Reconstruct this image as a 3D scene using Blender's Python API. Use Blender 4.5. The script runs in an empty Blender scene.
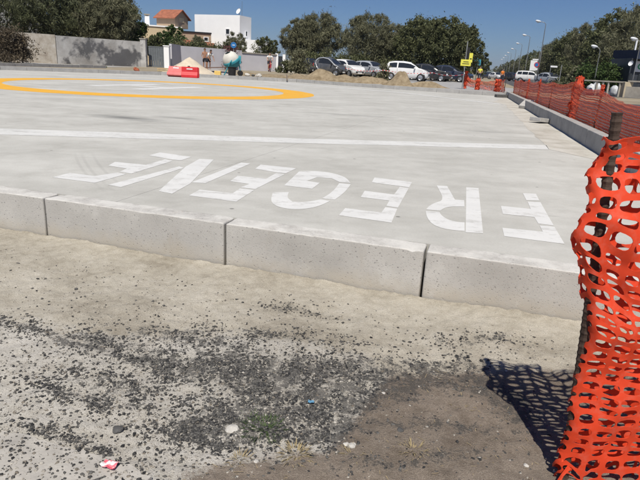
import bpy, bmesh, math, random
import numpy as np
from mathutils import Vector, Matrix, noise, geometry

S = bpy.context.scene
C = S.collection
random.seed(7)
rng = np.random.default_rng(11)

# ------------------------------------------------------------------ camera
F_PX, ROLL, HC, CAM_H = 548.0, math.radians(3.0), 66.8, 0.76     # pad surface is z = 0
CR, SR = math.cos(ROLL), math.sin(ROLL)
PITCH = math.atan((240 - HC) * CR / F_PX)
CP, SP = math.cos(PITCH), math.sin(PITCH)
cam = bpy.data.cameras.new('camera')
cam.sensor_width = 36.0
cam.lens = F_PX / 640.0 * 36.0
cam.clip_start, cam.clip_end = 0.05, 9000
cam_o = bpy.data.objects.new('camera', cam)
C.objects.link(cam_o)
fwd = Vector((0, CP, -SP)); right0 = Vector((1, 0, 0)); up0 = Vector((0, SP, CP))
cx_ = right0 * CR + up0 * SR            # image x axis
cy_ = -right0 * SR + up0 * CR           # image y axis (up)
M = Matrix((cx_, cy_, -fwd)).transposed().to_4x4()
M.translation = (0, 0, CAM_H)
cam_o.matrix_world = M
S.camera = cam_o

# ------------------------------------------------------------------ world, sun, exposure
SUN_EL, SUN_AZ = math.radians(57), math.radians(182)      # azimuth clockwise from +Y: the sun stands behind the camera
w = bpy.data.worlds.new('World'); S.world = w; w.use_nodes = True
nt = w.node_tree
sky = nt.nodes.new('ShaderNodeTexSky'); sky.sky_type = 'NISHITA'; sky.sun_disc = False
sky.sun_elevation = SUN_EL; sky.sun_rotation = SUN_AZ
sky.altitude = 0; sky.air_density = 1.0; sky.dust_density = 0.0; sky.ozone_density = 8.0
bg = nt.nodes['Background']; bg.inputs['Strength'].default_value = 0.05
tint = nt.nodes.new('ShaderNodeMix'); tint.data_type = 'RGBA'; tint.blend_type = 'MULTIPLY'; tint.inputs[0].default_value = 1.0
tint.inputs[7].default_value = (0.76, 0.92, 1.20, 1)              # clear deep blue midday air, the same over the whole sky
nt.links.new(sky.outputs[0], tint.inputs[6]); nt.links.new(tint.outputs[2], bg.inputs[0])
sun = bpy.data.lights.new('sun', 'SUN'); sun.energy = 5.0; sun.angle = math.radians(0.5); sun.color = (1.0, 0.95, 0.86)
sun_o = bpy.data.objects.new('sun', sun); C.objects.link(sun_o)
to_sun = Vector((math.sin(SUN_AZ) * math.cos(SUN_EL), math.cos(SUN_AZ) * math.cos(SUN_EL), math.sin(SUN_EL)))
sun_o.rotation_euler = to_sun.to_track_quat('Z', 'Y').to_euler()
S.view_settings.view_transform = 'Standard'; S.view_settings.look = 'None'
S.view_settings.exposure = 0.03; S.view_settings.gamma = 1.0
S.view_settings.use_curve_mapping = False

# ------------------------------------------------------------------ photo pixel <-> place
def ray(x, y):
    u, v = x - 320.0, y - 240.0
    a, b = u * CR + v * SR, -u * SR + v * CR
    return Vector((a, F_PX * CP - b * SP, -F_PX * SP - b * CP))
def G(x, y, z=0.0):                       # the point of the level z that the pixel looks at
    r = ray(x, y); t = (z - CAM_H) / r.z
    return Vector((r.x * t, r.y * t, z))
def Wp(x, y, Y):                          # the point at forward distance Y
    r = ray(x, y); t = Y / r.y
    return Vector((r.x * t, Y, CAM_H + r.z * t))
def hy(x): return HC + math.tan(ROLL) * (x - 320)
def GX(x, Y, z=0.05):                     # stand on level z, at distance Y, in column x
    p = Wp(x, hy(x) + 8, Y); return Vector((p.x, Y, z))
def proj_np(P):                           # numpy (n,3) -> pixels
    X, Y, Z = P[:, 0], P[:, 1], P[:, 2] - CAM_H
    d = Y * CP - Z * SP; e = Y * SP + Z * CP
    a = X / d * F_PX; b = -e / d * F_PX
    return 320 + a * CR - b * SR, 240 + a * SR + b * CR

# ------------------------------------------------------------------ materials
def rgb(r, g, b): return (r, g, b, 1)
MATS = {}
class N:                                  # tiny node helper
    def __init__(s, name):
        s.m = bpy.data.materials.new(name); s.m.use_nodes = True; s.t = s.m.node_tree
        s.b = s.t.nodes['Principled BSDF']; MATS[name] = s.m
    def n(s, typ, **kw):
        o = s.t.nodes.new(typ)
        for k, v in kw.items(): setattr(o, k, v)
        return o
    def l(s, a, b): s.t.links.new(a, b)
    def coord(s, scale=(1, 1, 1), rot=(0, 0, 0), obj=False):
        tc = s.n('ShaderNodeTexCoord'); mp = s.n('ShaderNodeMapping')
        if obj: s.l(tc.outputs['Object'], mp.inputs[0])
        else:
            g = s.n('ShaderNodeNewGeometry'); s.l(g.outputs['Position'], mp.inputs[0])
        mp.inputs['Scale'].default_value = scale; mp.inputs['Rotation'].default_value = rot
        return mp.outputs[0]
    def noise(s, vec, scale, detail=4, rough=0.6):
        o = s.n('ShaderNodeTexNoise'); s.l(vec, o.inputs['Vector'])
        o.inputs['Scale'].default_value = scale; o.inputs['Detail'].default_value = detail; o.inputs['Roughness'].default_value = rough
        return o.outputs['Fac']
    def ramp(s, fac, stops):
        o = s.n('ShaderNodeValToRGB'); s.l(fac, o.inputs[0]); e = o.color_ramp.elements
        while len(e) < len(stops): e.new(0.5)
        for k, (p, c) in enumerate(stops):
            e[k].position = p; e[k].color = c if len(c) == 4 else (*c, 1)
        return o.outputs[0]
    def step(s, fac, a, b):               # 0 below a, 1 above b
        o = s.n('ShaderNodeMapRange'); s.l(fac, o.inputs[0]); o.inputs[1].default_value = a; o.inputs[2].default_value = b
        return o.outputs[0]
    def mix(s, fac, a, b, blend='MIX'):
        o = s.n('ShaderNodeMix', data_type='RGBA', blend_type=blend)
        if isinstance(fac, float): o.inputs[0].default_value = fac
        else: s.l(fac, o.inputs[0])
        for v, i in ((a, 6), (b, 7)):
            if isinstance(v, tuple): o.inputs[i].default_value = v if len(v) == 4 else (*v, 1)
            else: s.l(v, o.inputs[i])
        return o.outputs[2]
    def mul(s, a, b):
        o = s.n('ShaderNodeMath', operation='MULTIPLY')
        for v, i in ((a, 0), (b, 1)):
            if isinstance(v, (int, float)): o.inputs[i].default_value = v
            else: s.l(v, o.inputs[i])
        return o.outputs[0]
    def add(s, a, b):
        o = s.n('ShaderNodeMath', operation='ADD')
        for v, i in ((a, 0), (b, 1)):
            if isinstance(v, (int, float)): o.inputs[i].default_value = v
            else: s.l(v, o.inputs[i])
        return o.outputs[0]
    def attr(s, name):
        o = s.n('ShaderNodeAttribute'); o.attribute_name = name; return o.outputs['Fac']
    def bump(s, h, strength=0.3, dist=0.01):
        o = s.n('ShaderNodeBump'); o.inputs['Strength'].default_value = strength; o.inputs['Distance'].default_value = dist
        s.l(h, o.inputs['Height']); s.l(o.outputs[0], s.b.inputs['Normal'])
    def col(s, c):
        if isinstance(c, tuple): s.b.inputs['Base Color'].default_value = c if len(c) == 4 else (*c, 1)
        else: s.l(c, s.b.inputs['Base Color'])
    def rough(s, r, spec=0.3):
        s.b.inputs['Roughness'].default_value = r; s.b.inputs['Specular IOR Level'].default_value = spec

def simple(name, c, rough=0.7, var=0.18, scale=6.0, metal=0.0, bump=0.0, spec=0.3, coat=0.0, obj=True):
    """plain surface with a little mottling"""
    n = N(name); v = n.coord(obj=obj)
    f = n.noise(v, scale, 5)
    lo = tuple(x * (1 - var) for x in c); hi = tuple(min(1, x * (1 + var)) for x in c)
    n.col(n.ramp(f, [(0.3, lo), (0.7, hi)])); n.rough(rough, spec)
    n.b.inputs['Metallic'].default_value = metal
    if coat: n.b.inputs['Coat Weight'].default_value = coat
    if bump: n.bump(n.noise(v, scale * 6, 4), 0.5, bump)
    return n.m

def mat_pad(name, base_lo, base_hi, warm=0.0):
    n = N(name)
    v = n.coord(); vs = n.coord((0.8, 1.6, 1), (0, 0, math.radians(-11)))
    big = n.noise(v, 0.7, 5); st = n.noise(vs, 1.1, 6, 0.65); fine = n.noise(v, 90, 3, 0.7); mid = n.noise(v, 6, 5)
    f = n.add(n.mul(big, 0.35), n.add(n.mul(st, 0.45), n.mul(mid, 0.2)))
    c = n.ramp(f, [(0.36, base_lo), (0.60, base_hi)])
    c = n.mix(n.mul(n.step(fine, 0.42, 0.75), 0.16), c, (0.22, 0.215, 0.2))
    # dark rubbed scrapes
    vs2 = n.coord((0.5, 4.5, 1), (0, 0, math.radians(-14)))
    scr = n.noise(vs2, 1.4, 6, 0.7)
    c = n.mix(n.mul(n.step(scr, 0.63, 0.74), 0.35), c, (0.2, 0.195, 0.18))
    # the oily smear beside the landing circle, with a shape of its own
    for (px, py, pz, sx, sy, rot, k) in ((-2.62, 7.25, 0, 1.1, 3.0, -20, 0.9), (-1.95, 7.55, 0, 1.5, 4.5, -14, 0.6), (3.2, 7.4, 0, 1.6, 4.0, 8, .5), (2.3, 7.9, 0, 2.0, 6.0, 5, .5), (.4, 9.6, 0, .8, 3.5, -6, .4), (-1.5, 4.15, 0, 2.2, 1.3, 40, 0.16)):
        g = n.n('ShaderNodeNewGeometry'); mp = n.n('ShaderNodeMapping'); mp.vector_type = 'TEXTURE'
        n.l(g.outputs['Position'], mp.inputs[0]); mp.inputs['Location'].default_value = (px, py, pz)
        mp.inputs['Rotation'].default_value = (0, 0, math.radians(rot)); mp.inputs['Scale'].default_value = (1 / sx, 1 / sy, 1)
        ln = n.n('ShaderNodeVectorMath', operation='LENGTH'); n.l(mp.outputs[0], ln.inputs[0])
        m = n.step(n.add(ln.outputs['Value'], n.mul(n.noise(vs2, 5, 5), 1.5)), 1.55, 0.75)
        c = n.mix(n.mul(m, k), c, (0.17, 0.17, 0.16))
    sm = n.noise(v, 2.3, 7, .72); c = n.mix(n.mul(n.step(sm, .54, .68), .22), c, (.24, .23, .20))
    c = n.mix(n.mul(n.step(n.noise(v, 1.3, 6, .7), .55, .7), .18), c, (.66, .65, .62))
    # faint tyre scrub: a few concentric arcs by the last letters
    A_, B_, D_ = G(75, 152).xy, G(83, 170).xy, G(103, 190).xy
    m1, m2 = (A_ + B_) / 2, (B_ + D_) / 2; d1, d2 = B_ - A_, D_ - B_
    det_ = d1.x * d2.y - d1.y * d2.x; e1, e2 = m1.dot(d1), m2.dot(d2); cc = Vector(((e1 * d2.y - e2 * d1.y) / det_, (d1.x * e2 - d2.x * e1) / det_)); rad_ = (A_ - cc).length
    def dist_to(q):
        g = n.n('ShaderNodeNewGeometry'); d_ = n.n('ShaderNodeVectorMath', operation='DISTANCE'); n.l(g.outputs['Position'], d_.inputs[0]); d_.inputs[1].default_value = (q.x, q.y, 0); return d_.outputs['Value']
    dc_ = dist_to(cc); reg = n.step(n.add(dist_to(B_), n.mul(sm, .5)), 1.1, .55)
    for off_ in (-.13, -.05, .0):
        ab = n.n('ShaderNodeMath', operation='ABSOLUTE'); n.l(n.add(dc_, -(rad_ + off_)), ab.inputs[0])
        c = n.mix(n.mul(n.mul(n.step(ab.outputs[0], .016, .005), reg), .16), c, (.2, .195, .185))
    # scattered dark specks
    sp = n.n('ShaderNodeTexVoronoi'); n.l(v, sp.inputs['Vector']); sp.inputs['Scale'].default_value = 3.2
    c = n.mix(n.mul(n.step(sp.outputs['Distance'], 0.05, 0.03), 0.6), c, (0.08, 0.075, 0.07))
    n.col(c); n.rough(0.82, 0.25)
    n.bump(n.add(n.mul(fine, 0.5), n.mul(n.noise(vs, 14, 4), 0.7)), 0.25, 0.004)
    return n.m
PAD = mat_pad('pad_concrete', (0.385, 0.375, 0.34), (0.545, 0.535, 0.495))

def mat_paint(name, c, under, wear=0.55):
    n = N(name); v = n.coord()
    vs = n.coord((0.5, 3, 1), (0, 0, math.radians(-11)))
    f = n.add(n.mul(n.noise(v, 14, 6, 0.7), 0.5), n.mul(n.noise(vs, 4, 5), 0.5))
    tint = n.ramp(n.noise(v, 3, 4), [(0.3, tuple(x * 0.9 for x in c)), (0.7, c)])
    n.col(n.mix(n.step(f, wear, wear + 0.12), tint, under)); n.rough(0.65, 0.3)
    n.bump(n.noise(v, 90, 3), 0.2, 0.002)
    return n.m
WHITE = mat_paint('white_road_paint', (0.70, 0.695, 0.67), (0.50, 0.49, 0.46), 0.51)
LINEW = mat_paint('white_line_paint', (0.68, 0.675, 0.645), (0.48, 0.475, 0.445), 0.505)
YELLOW = mat_paint('yellow_road_paint', (0.80, 0.43, 0.05), (0.62, 0.45, 0.2), 0.60)
# sandy rough concrete along the side kerb
n = N('sandy_concrete'); v = n.coord(); f = n.noise(v, 2.2, 6, 0.7); g_ = n.noise(v, 40, 4)
c = n.ramp(f, [(0.35, (0.38, 0.355, 0.305)), (0.5, (0.51, 0.485, 0.43)), (0.66, (0.60, 0.58, 0.53))])
n.col(n.mix(n.mul(g_, 0.35), c, (0.32, 0.29, 0.24))); n.rough(0.9, 0.2); n.bump(g_, 0.5, 0.006); SANDYC = n.m
# kerb stones: cast concrete, dusty top, speckled pits
n = N('kerb_concrete'); v = n.coord(); big = n.noise(v, 2.2, 5, 0.65); fine = n.noise(v, 140, 3, 0.6)
oi = n.n('ShaderNodeObjectInfo')
c = n.ramp(big, [(0.3, (0.385, 0.368, 0.34)), (0.7, (0.525, 0.507, 0.472))])
c = n.mix(n.mul(oi.outputs['Random'], 0.22), c, (0.36, 0.35, 0.335))
vo = n.n('ShaderNodeTexVoronoi'); n.l(v, vo.inputs['Vector']); vo.inputs['Scale'].default_value = 48; vo.inputs['Randomness'].default_value = 1.0
vo2 = n.n('ShaderNodeTexVoronoi'); n.l(v, vo2.inputs['Vector']); vo2.inputs['Scale'].default_value = 110
gate = n.step(n.noise(v, 9, 3), .34, .5)
pit = n.add(n.mul(n.step(vo.outputs['Distance'], .22, .10), gate), n.mul(n.step(vo2.outputs['Distance'], .30, .12), .55))
c = n.mix(n.mul(pit, 0.6), c, (0.17, 0.165, 0.16))
c = n.mix(n.mul(n.step(fine, .45, .7), .15), c, (.3, .29, .28))
c = n.mix(n.mul(n.step(n.noise(n.coord((3, 3, .8)), 1.6, 5, .7), .62, .72), .25), c, (.33, .275, .20))
ge = n.n('ShaderNodeNewGeometry'); sx = n.n('ShaderNodeSeparateXYZ'); n.l(ge.outputs['Normal'], sx.inputs[0])
sp_ = n.n('ShaderNodeSeparateXYZ'); n.l(ge.outputs['Position'], sp_.inputs[0])                 # sand splashed up from the verge
spl = n.step(n.add(sp_.outputs['Z'], n.mul(n.noise(v, 7, 6, .7), -.16)), -.20, -.29)
c = n.mix(n.mul(spl, .7), c, (.44, .395, .32))
c = n.mix(n.mul(n.step(n.noise(v, 4.5, 6, .75), .55, .66), .3), c, (.60, .585, .55))
dust = n.mul(n.step(sx.outputs['Z'], 0.4, 0.9), n.step(n.noise(n.coord((1, 1, 1)), 6, 7, 0.75), 0.38, 0.58))
c = n.mix(n.mul(dust, 0.8), c, (0.64, 0.625, 0.585))
n.col(c); n.rough(0.9, 0.2); hm_ = n.n('ShaderNodeMath', operation='SUBTRACT'); n.l(n.mul(fine, .25), hm_.inputs[0]); n.l(pit, hm_.inputs[1]); n.bump(hm_.outputs[0], 0.35, 0.003); KERB = n.m
n = N('weathered_kerb_concrete'); v = n.coord(); f = n.noise(v, 3.5, 6, 0.7)
n.col(n.mix(n.mul(n.step(n.noise(v, 60, 4, .7), .5, .7), .4), n.ramp(f, [(0.3, (0.29, 0.285, 0.275)), (0.7, (0.42, 0.41, 0.395))]), (0.2, 0.2, 0.19))); n.rough(0.92, 0.2); n.bump(f, 0.4, 0.01); KERB2 = n.m

# dirt in front of the kerb: masks are laid down per vertex, the nodes break them up
n = N('dirt_verge'); v = n.coord()
fine = n.noise(v, 160, 3, 0.75); mid = n.noise(v, 26, 5, 0.7); big = n.noise(v, 3.0, 5, 0.65)
sand = n.ramp(n.add(n.mul(big, 0.6), n.mul(mid, 0.4)), [(0.34, (0.29, 0.255, 0.20)), (0.50, (0.45, 0.41, 0.335)), (0.66, (0.57, 0.53, 0.45))])
crust = n.ramp(n.add(n.mul(big, 0.4), n.mul(mid, 0.6)), [(0.36, (0.40, 0.37, 0.315)), (0.62, (0.58, 0.55, 0.495))])
soil = n.ramp(n.add(n.mul(big, 0.4), n.mul(mid, 0.6)), [(0.36, (0.13, 0.102, 0.078)), (0.64, (0.27, 0.222, 0.178))])
slab = n.ramp(mid, [(0.35, (0.36, 0.34, 0.31)), (0.65, (0.46, 0.44, 0.405))])
def msk(a, k=0.5):
    return n.step(n.add(n.attr(a), n.mul(n.add(n.add(mid, -0.5), n.mul(n.add(fine, -0.5), 0.5)), k)), 0.36, 0.62)
c = n.mix(msk('crust', 0.9), sand, crust)
c = n.mix(msk('slab', 0.3), c, slab)
c = n.mix(msk('soil', 0.9), c, soil)
c = n.mix(n.mul(msk('grit', 2.2), 0.8), c, (0.045, 0.044, 0.043))
gr = n.noise(v, 420, 2, 0.6)
c = n.mix(n.mul(n.step(gr, 0.50, 0.66), 0.5), c, (0.12, 0.105, 0.085))
c = n.mix(n.mul(n.step(gr, 0.46, 0.3), 0.25), c, (0.6, 0.56, 0.48))
n.col(c); n.rough(0.95, 0.15); n.bump(n.add(n.mul(mid, 0.8), n.add(n.mul(fine, 0.5), n.mul(gr, 0.25))), 0.8, 0.012); DIRT = n.m

def mat_ground():
    n = N('dry_ground'); v = n.coord(); a = n.noise(v, 0.25, 5, .6); b = n.noise(v, 3.5, 6, 0.7)
    c = n.ramp(n.add(n.mul(a, .5), n.mul(b, .5)), [(0.35, (0.20, 0.165, 0.115)), (0.52, (0.31, 0.265, 0.19)), (0.66, (0.40, 0.355, 0.27))])
    n.col(c); n.rough(0.95, 0.15); n.bump(b, 0.6, 0.04); return n.m
GROUND = mat_ground()
n = N('heap_soil'); v = n.coord(); b = n.noise(v, 4, 6, 0.7)
n.col(n.ramp(b, [(0.35, (0.19, 0.145, 0.09)), (0.65, (0.34, 0.275, 0.185))])); n.rough(0.95, 0.1); n.bump(n.noise(v, 14, 5), 0.8, 0.04); HEAP = n.m
SAND = simple('pale_sand', (0.56, 0.48, 0.37), 0.95, 0.15, 3, bump=0.02)
ASPHALT = simple('asphalt', (0.085, 0.083, 0.085), 0.9, 0.2, 3, bump=0.01)
PAVING = simple('pavement_concrete', (0.34, 0.335, 0.325), 0.9, 0.18, 1.5, bump=0.01)
# plastic mesh
def mat_net(name, c, trans, dust=0.25):
    n = N(name); v = n.coord()
    f = n.noise(v, 9, 4)
    cc = n.ramp(f, [(0.3, tuple(x * 0.86 for x in c)), (0.7, c)])
    n.col(n.mix(n.mul(n.step(n.noise(v, 35, 5, .7), .5, .8), dust), cc, (0.62, 0.42, 0.33))); n.rough(0.55, 0.3)
    tr = n.n('ShaderNodeBsdfTranslucent'); tr.inputs[0].default_value = (min(1, c[0] * 1.05), c[1] * 1.3, c[2], 1)
    mx = n.n('ShaderNodeMixShader'); mx.inputs[0].default_value = trans
    out = n.t.nodes['Material Output']; n.l(n.b.outputs[0], mx.inputs[1]); n.l(tr.outputs[0], mx.inputs[2]); n.l(mx.outputs[0], out.inputs[0])
    return n.m
NET = mat_net('orange_net_plastic', (0.86, 0.082, 0.028), 0.22)
NETF = mat_net('faded_orange_net', (0.80, 0.105, 0.042), 0.28, 0.25)
RUST = simple('rusty_steel', (0.075, 0.05, 0.038), 0.75, 0.5, 30, metal=0.3, bump=0.002)

# ------------------------------------------------------------------ mesh helpers
class MB:
    def __init__(s): s.v = []; s.f = []
    def add(s, vs, fs):
        o = len(s.v); s.v += [tuple(p) for p in vs]; s.f += [tuple(i + o for i in f) for f in fs]
    def box(s, c, d, rz=0.0, taper=1.0):
        x, y, z = d[0] / 2, d[1] / 2, d[2] / 2; vs = []
        for k, (a, b, e) in enumerate([(-1, -1, -1), (1, -1, -1), (1, 1, -1), (-1, 1, -1), (-1, -1, 1), (1, -1, 1), (1, 1, 1), (-1, 1, 1)]):
            t = taper if e > 0 else 1
            p = Vector((a * x * t, b * y * t, e * z)); p.rotate(Matrix.Rotation(rz, 3, 'Z')); vs.append(p + Vector(c))
        s.add(vs, [(0, 3, 2, 1), (4, 5, 6, 7), (0, 1, 5, 4), (1, 2, 6, 5), (2, 3, 7, 6), (3, 0, 4, 7)])
    def tube(s, pts, r, n=8, cap=True):
        pts = [Vector(p) for p in pts]; rs = r if isinstance(r, (list, tuple)) else [r] * len(pts)
        rings = []
        for k, p in enumerate(pts):
            d = (pts[min(k + 1, len(pts) - 1)] - pts[max(k - 1, 0)]).normalized()
            u = d.cross(Vector((0, 0, 1)));
            if u.length < 1e-3: u = d.cross(Vector((0, 1, 0)))
            u.normalize(); w_ = d.cross(u)
            rings.append([p + (u * math.cos(2 * math.pi * j / n) + w_ * math.sin(2 * math.pi * j / n)) * rs[k] for j in range(n)])
        vs = [q for rg in rings for q in rg]; fs = []
        for k in range(len(rings) - 1):
            for j in range(n):
                a, b = k * n + j, k * n + (j + 1) % n; fs.append((a, b, b + n, a + n))
        if cap: fs.append(tuple(range(n))[::-1]); fs.append(tuple((len(rings) - 1) * n + j for j in range(n)))
        s.add(vs, fs)
    def lathe(s, prof, n=16, at=(0, 0, 0), axis=None):
        vs = []; fs = []; m = len(prof)
        R = Vector((0, 0, 1)).rotation_difference(Vector(axis).normalized()).to_matrix() if axis else Matrix.Identity(3)
        for j in range(n):
            a = 2 * math.pi * j / n
            for (r, z) in prof: vs.append(R @ Vector((r * math.cos(a), r * math.sin(a), z)) + Vector(at))
        for j in range(n):
            for k in range(m - 1):
                a, b = j * m + k, ((j + 1) % n) * m + k; fs.append((a, b, b + 1, a + 1))
        s.add(vs, fs)
    def prism(s, poly, z0, z1):           # poly: list of (x,y)
        nn = len(poly); vs = [(x, y, z0) for x, y in poly] + [(x, y, z1) for x, y in poly]
        fs = [(i, (i + 1) % nn, nn + (i + 1) % nn, nn + i) for i in range(nn)]
        s.add(vs, fs + [tuple(range(nn))[::-1], tuple(range(nn, 2 * nn))])
    def build(s, name, mat, parent=None, smooth=False, bevel=0.0, loc=None):
        me = bpy.data.meshes.new(name); me.from_pydata(s.v, [], s.f)
        bm = bmesh.new(); bm.from_mesh(me)
        bmesh.ops.recalc_face_normals(bm, faces=bm.faces)
        if bevel:
            bmesh.ops.bevel(bm, geom=[e for e in bm.edges if e.is_manifold and e.calc_face_angle(0) > 0.5], offset=bevel, segments=2, affect='EDGES', profile=0.6)
        bm.to_mesh(me); bm.free()
        if smooth: me.polygons.foreach_set('use_smooth', [True] * len(me.polygons))
        return obj(name, me, mat, parent, loc)
def obj(name, me, mat, parent=None, loc=None):
    o = bpy.data.objects.new(name, me); C.objects.link(o)
    if mat is not None and not me.materials: me.materials.append(mat)
    if parent: o.parent = parent
    if loc is not None: o.location = loc
    return o
def tag(o, label=None, cat=None, group=None, kind=None):
    if label: o['label'] = label
    if cat: o['category'] = cat
    if group: o['group'] = group
    if kind: o['kind'] = kind
    return o
def empty(name, loc=(0, 0, 0), rz=0.0):
    o = bpy.data.objects.new(name, None); C.objects.link(o); o.location = loc; o.rotation_euler.z = rz; o.empty_display_size = 0.1
    return o
def thing(name, label, cat, loc=(0, 0, 0), rz=0.0, group=None): return tag(empty(name, loc, rz), label, cat, group)
def np_mesh(name, V, Fq, mat, parent=None, smooth=False):
    me = bpy.data.meshes.new(name); k = Fq.shape[1]
    me.vertices.add(len(V)); me.vertices.foreach_set('co', V.astype(np.float32).ravel())
    me.loops.add(Fq.size); me.loops.foreach_set('vertex_index', Fq.astype(np.int32).ravel())
    me.polygons.add(len(Fq)); me.polygons.foreach_set('loop_start', np.arange(0, Fq.size, k, dtype=np.int32))
    me.update(calc_edges=True)
    if smooth: me.polygons.foreach_set('use_smooth', [True] * len(me.polygons))
    return obj(name, me, mat, parent)
def fbm(x, y, seed=0.0, oct=4, sc=1.0):
    return noise.fractal(Vector((x * sc, y * sc, seed)), 0.6, 2.1, oct, noise_basis='PERLIN_ORIGINAL')
def poly_sheet(name, polys, z, mat, parent=None):
    """flat polygons (lists of xy) at level z in one mesh"""
    mb = MB()
    for p in polys:
        tri = geometry.tessellate_polygon([[Vector((q[0], q[1], 0)) for q in p]])
        mb.add([(q[0], q[1], z) for q in p], tri)
    me = bpy.data.meshes.new(name); me.from_pydata(mb.v, [], mb.f)
    for pl in me.polygons:
        if pl.normal.z < 0: pl.flip()
    me.update()
    return obj(name, me, mat, parent)

# ================================================================== the setting: landing pad
GZ = 0.05                                                           # ground beyond the pad
DZ = -0.22                                                          # dirt in front of the near kerb
NA = Vector((-1.81, 2.985)); NB = Vector((1.116, 2.125)); nd = (NB - NA).normalized(); nn_ = Vector((-nd.y, nd.x))   # near kerb line, pad side
RC = Vector((1.96, 1.877)); FR = Vector((7.05, 22.5))
far_pts = [FR, Vector((2.8, 24.3)), Vector((-1.5, 27.0)), Vector((-8.0, 27.2)), Vector((-13.2, 22.9)), Vector((-18.0, 17.0))]
NL = NA - nd * 7.5
ring_pts = [NL, RC] + far_pts                                      # counter-clockwise outline of the pad
pad = tag(empty('helipad'), kind='structure')
j0 = G(95, 208.5).xy; j1 = G(284, 148).xy
jd = (j1 - j0).normalized()
def line_at(p, d, q, e):                                           # intersection of two lines
    det = d.x * -e.y + e.x * d.y; r = q - p
    t = (r.x * -e.y + e.x * r.y) / det
    return p + d * t
KW = 0.125                                                         # kerb width
inset = []
for k, p in enumerate(ring_pts): inset.append(p)
na_in = NA + nn_ * KW
ja = line_at(j0, jd, na_in, nd); jb = line_at(j0, jd, far_pts[2], (far_pts[3] - far_pts[2]))
jn = Vector((-jd.y, jd.x)) * 0.0012
nl_in = NL + nn_ * KW; rc_in = RC + nn_ * KW
left_poly = [nl_in, ja + jn, jb + jn] + far_pts[3:]
right_poly = [ja - jn, rc_in, FR, far_pts[1], far_pts[2], jb - jn]
for p in (left_poly, right_poly):
    mb = MB(); mb.prism([(q.x, q.y) for q in p], -0.2, 0.0); mb.build('concrete_slab', PAD, pad)

# ---- painted markings (each coat a thin sheet on the slab)
Z1 = 0.0014
def P2(zoom, pts):
    ox, oy, s = zoom; return [G(ox + x * s, oy + y * s).xy for x, y in pts]
zF = (460, 170, 0.28125); zR = (330, 160, 0.234375); zG = (180, 140, 0.28125); zE = (40, 140, 0.25); zN = (40, 130, 0.4375)
letters = [
 ('F', [P2(zF, [(223, 83), (270, 85), (282, 109), (236, 108)]),
        P2(zF, [(240, 113), (286, 115), (333, 198), (279, 192), (264, 168), (152, 157), (145, 128), (251, 139)]),
        P2(zF, [(283, 198), (336, 203), (372, 264), (157, 236), (150, 206), (294, 220)])]),
 ('R', [P2(zF, [(22, 62), (66, 65), (82, 226), (20, 222)]),
        P2(zR, [(455, 109), (500, 112), (533, 170), (572, 172), (574, 200), (545, 199), (510, 200), (487, 206), (470, 217), (410, 212), (420, 199), (445, 184), (488, 171)]),
        P2(zR, [(409, 218), (467, 222), (472, 233), (490, 248), (515, 259), (545, 265), (574, 267), (574, 304), (530, 301), (480, 293), (440, 278), (418, 254), (410, 233)])]),
 ('E', [P2(zR, [(190, 75), (350, 95), (337, 118), (298, 112), (178, 96)]),
        P2(zR, [(298, 115), (336, 121), (290, 204), (240, 197), (253, 174), (131, 159), (148, 132), (273, 148)]),
        P2(zR, [(236, 202), (287, 209), (262, 268), (37, 237), (65, 206), (219, 225)])]),
 ('G', [P2(zG, [(425, 111), (490, 111), (545, 118), (590, 133), (607, 154), (567, 150), (540, 137), (487, 133), (453, 146), (497, 153), (470, 174), (370, 162)]),
        P2(zG, [(566, 154), (607, 158), (598, 172), (578, 193), (550, 213), (505, 208), (532, 192), (553, 173)]),
        P2(zG, [(500, 212), (533, 218), (490, 238), (430, 248), (375, 245), (335, 233), (322, 215), (330, 187), (387, 186), (380, 205), (400, 220), (445, 222)])]),
 ('E', [P2(zG, [(287, 88), (414, 101), (376, 119), (346, 116), (267, 103)]),
        P2(zG, [(343, 118), (373, 122), (268, 175), (215, 169), (246, 157), (178, 147), (205, 128), (307, 138)]),
        P2(zG, [(213, 173), (264, 179), (200, 220), (32, 198), (70, 177), (187, 190)])]),
 ('N', [P2(zN, [(460, 75), (481, 77), (378, 122), (346, 120)]),
        P2(zN, [(365, 66), (397, 68), (343, 123), (302, 146), (271, 140), (333, 84)]),
        P2(zN, [(318, 83.5), (329, 87), (185, 131), (155, 126)])]),
 ('E', [P2(zE, [(480, 50), (605, 68), (565, 82), (530, 79), (435, 62)]),
        P2(zE, [(500, 78), (532, 84), (366, 135), (318, 128), (347, 115), (273, 103), (300, 88), (424, 100)]),
        P2(zE, [(310, 131), (345, 137), (220, 172), (50, 150), (120, 132), (218, 145)])]),
]
lab = {0: 'white stencilled letter F nearest the orange net', 1: 'white stencilled letter R beside the F', 3: 'white stencilled letter G', 5: 'white stencilled letter N',
       2: 'white stencilled letter E between the R and the G', 4: 'white stencilled letter E between the G and the N', 6: 'white stencilled letter E at the far end of the word'}
def soften(p):                                                     # round the gentle bends of G and R, keep the corners
    for _ in range(2):
        out = []; n_ = len(p)
        for k in range(n_):
            a, b, c_ = p[k - 1], p[k], p[(k + 1) % n_]
            if (b - a).angle(c_ - b) < math.radians(48): out += [b.lerp(a, .25), b.lerp(c_, .25)]
            else: out.append(b)
        p = out
    return p
for k, (ch, ps) in enumerate(letters):
    if ch in 'GR': ps = [soften(p) for p in ps]
    tag(poly_sheet('painted_letter', ps, Z1, WHITE, pad), lab[k])
def densify(a, b, n): return [a.lerp(b, t / n) for t in range(n)]
def strip(name, pts, mat, z, jag=0.0, parent=pad):
    """polygon with slightly uneven hand-laid edges"""
    out = []
    for k, p in enumerate(pts):
        q = pts[(k + 1) % len(pts)]; m = max(1, int((q - p).length / 0.35))
        for r in densify(p, q, m): out.append((r.x + random.gauss(0, jag), r.y + random.gauss(0, jag)))
    return poly_sheet(name, [out], z, mat, parent)
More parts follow.
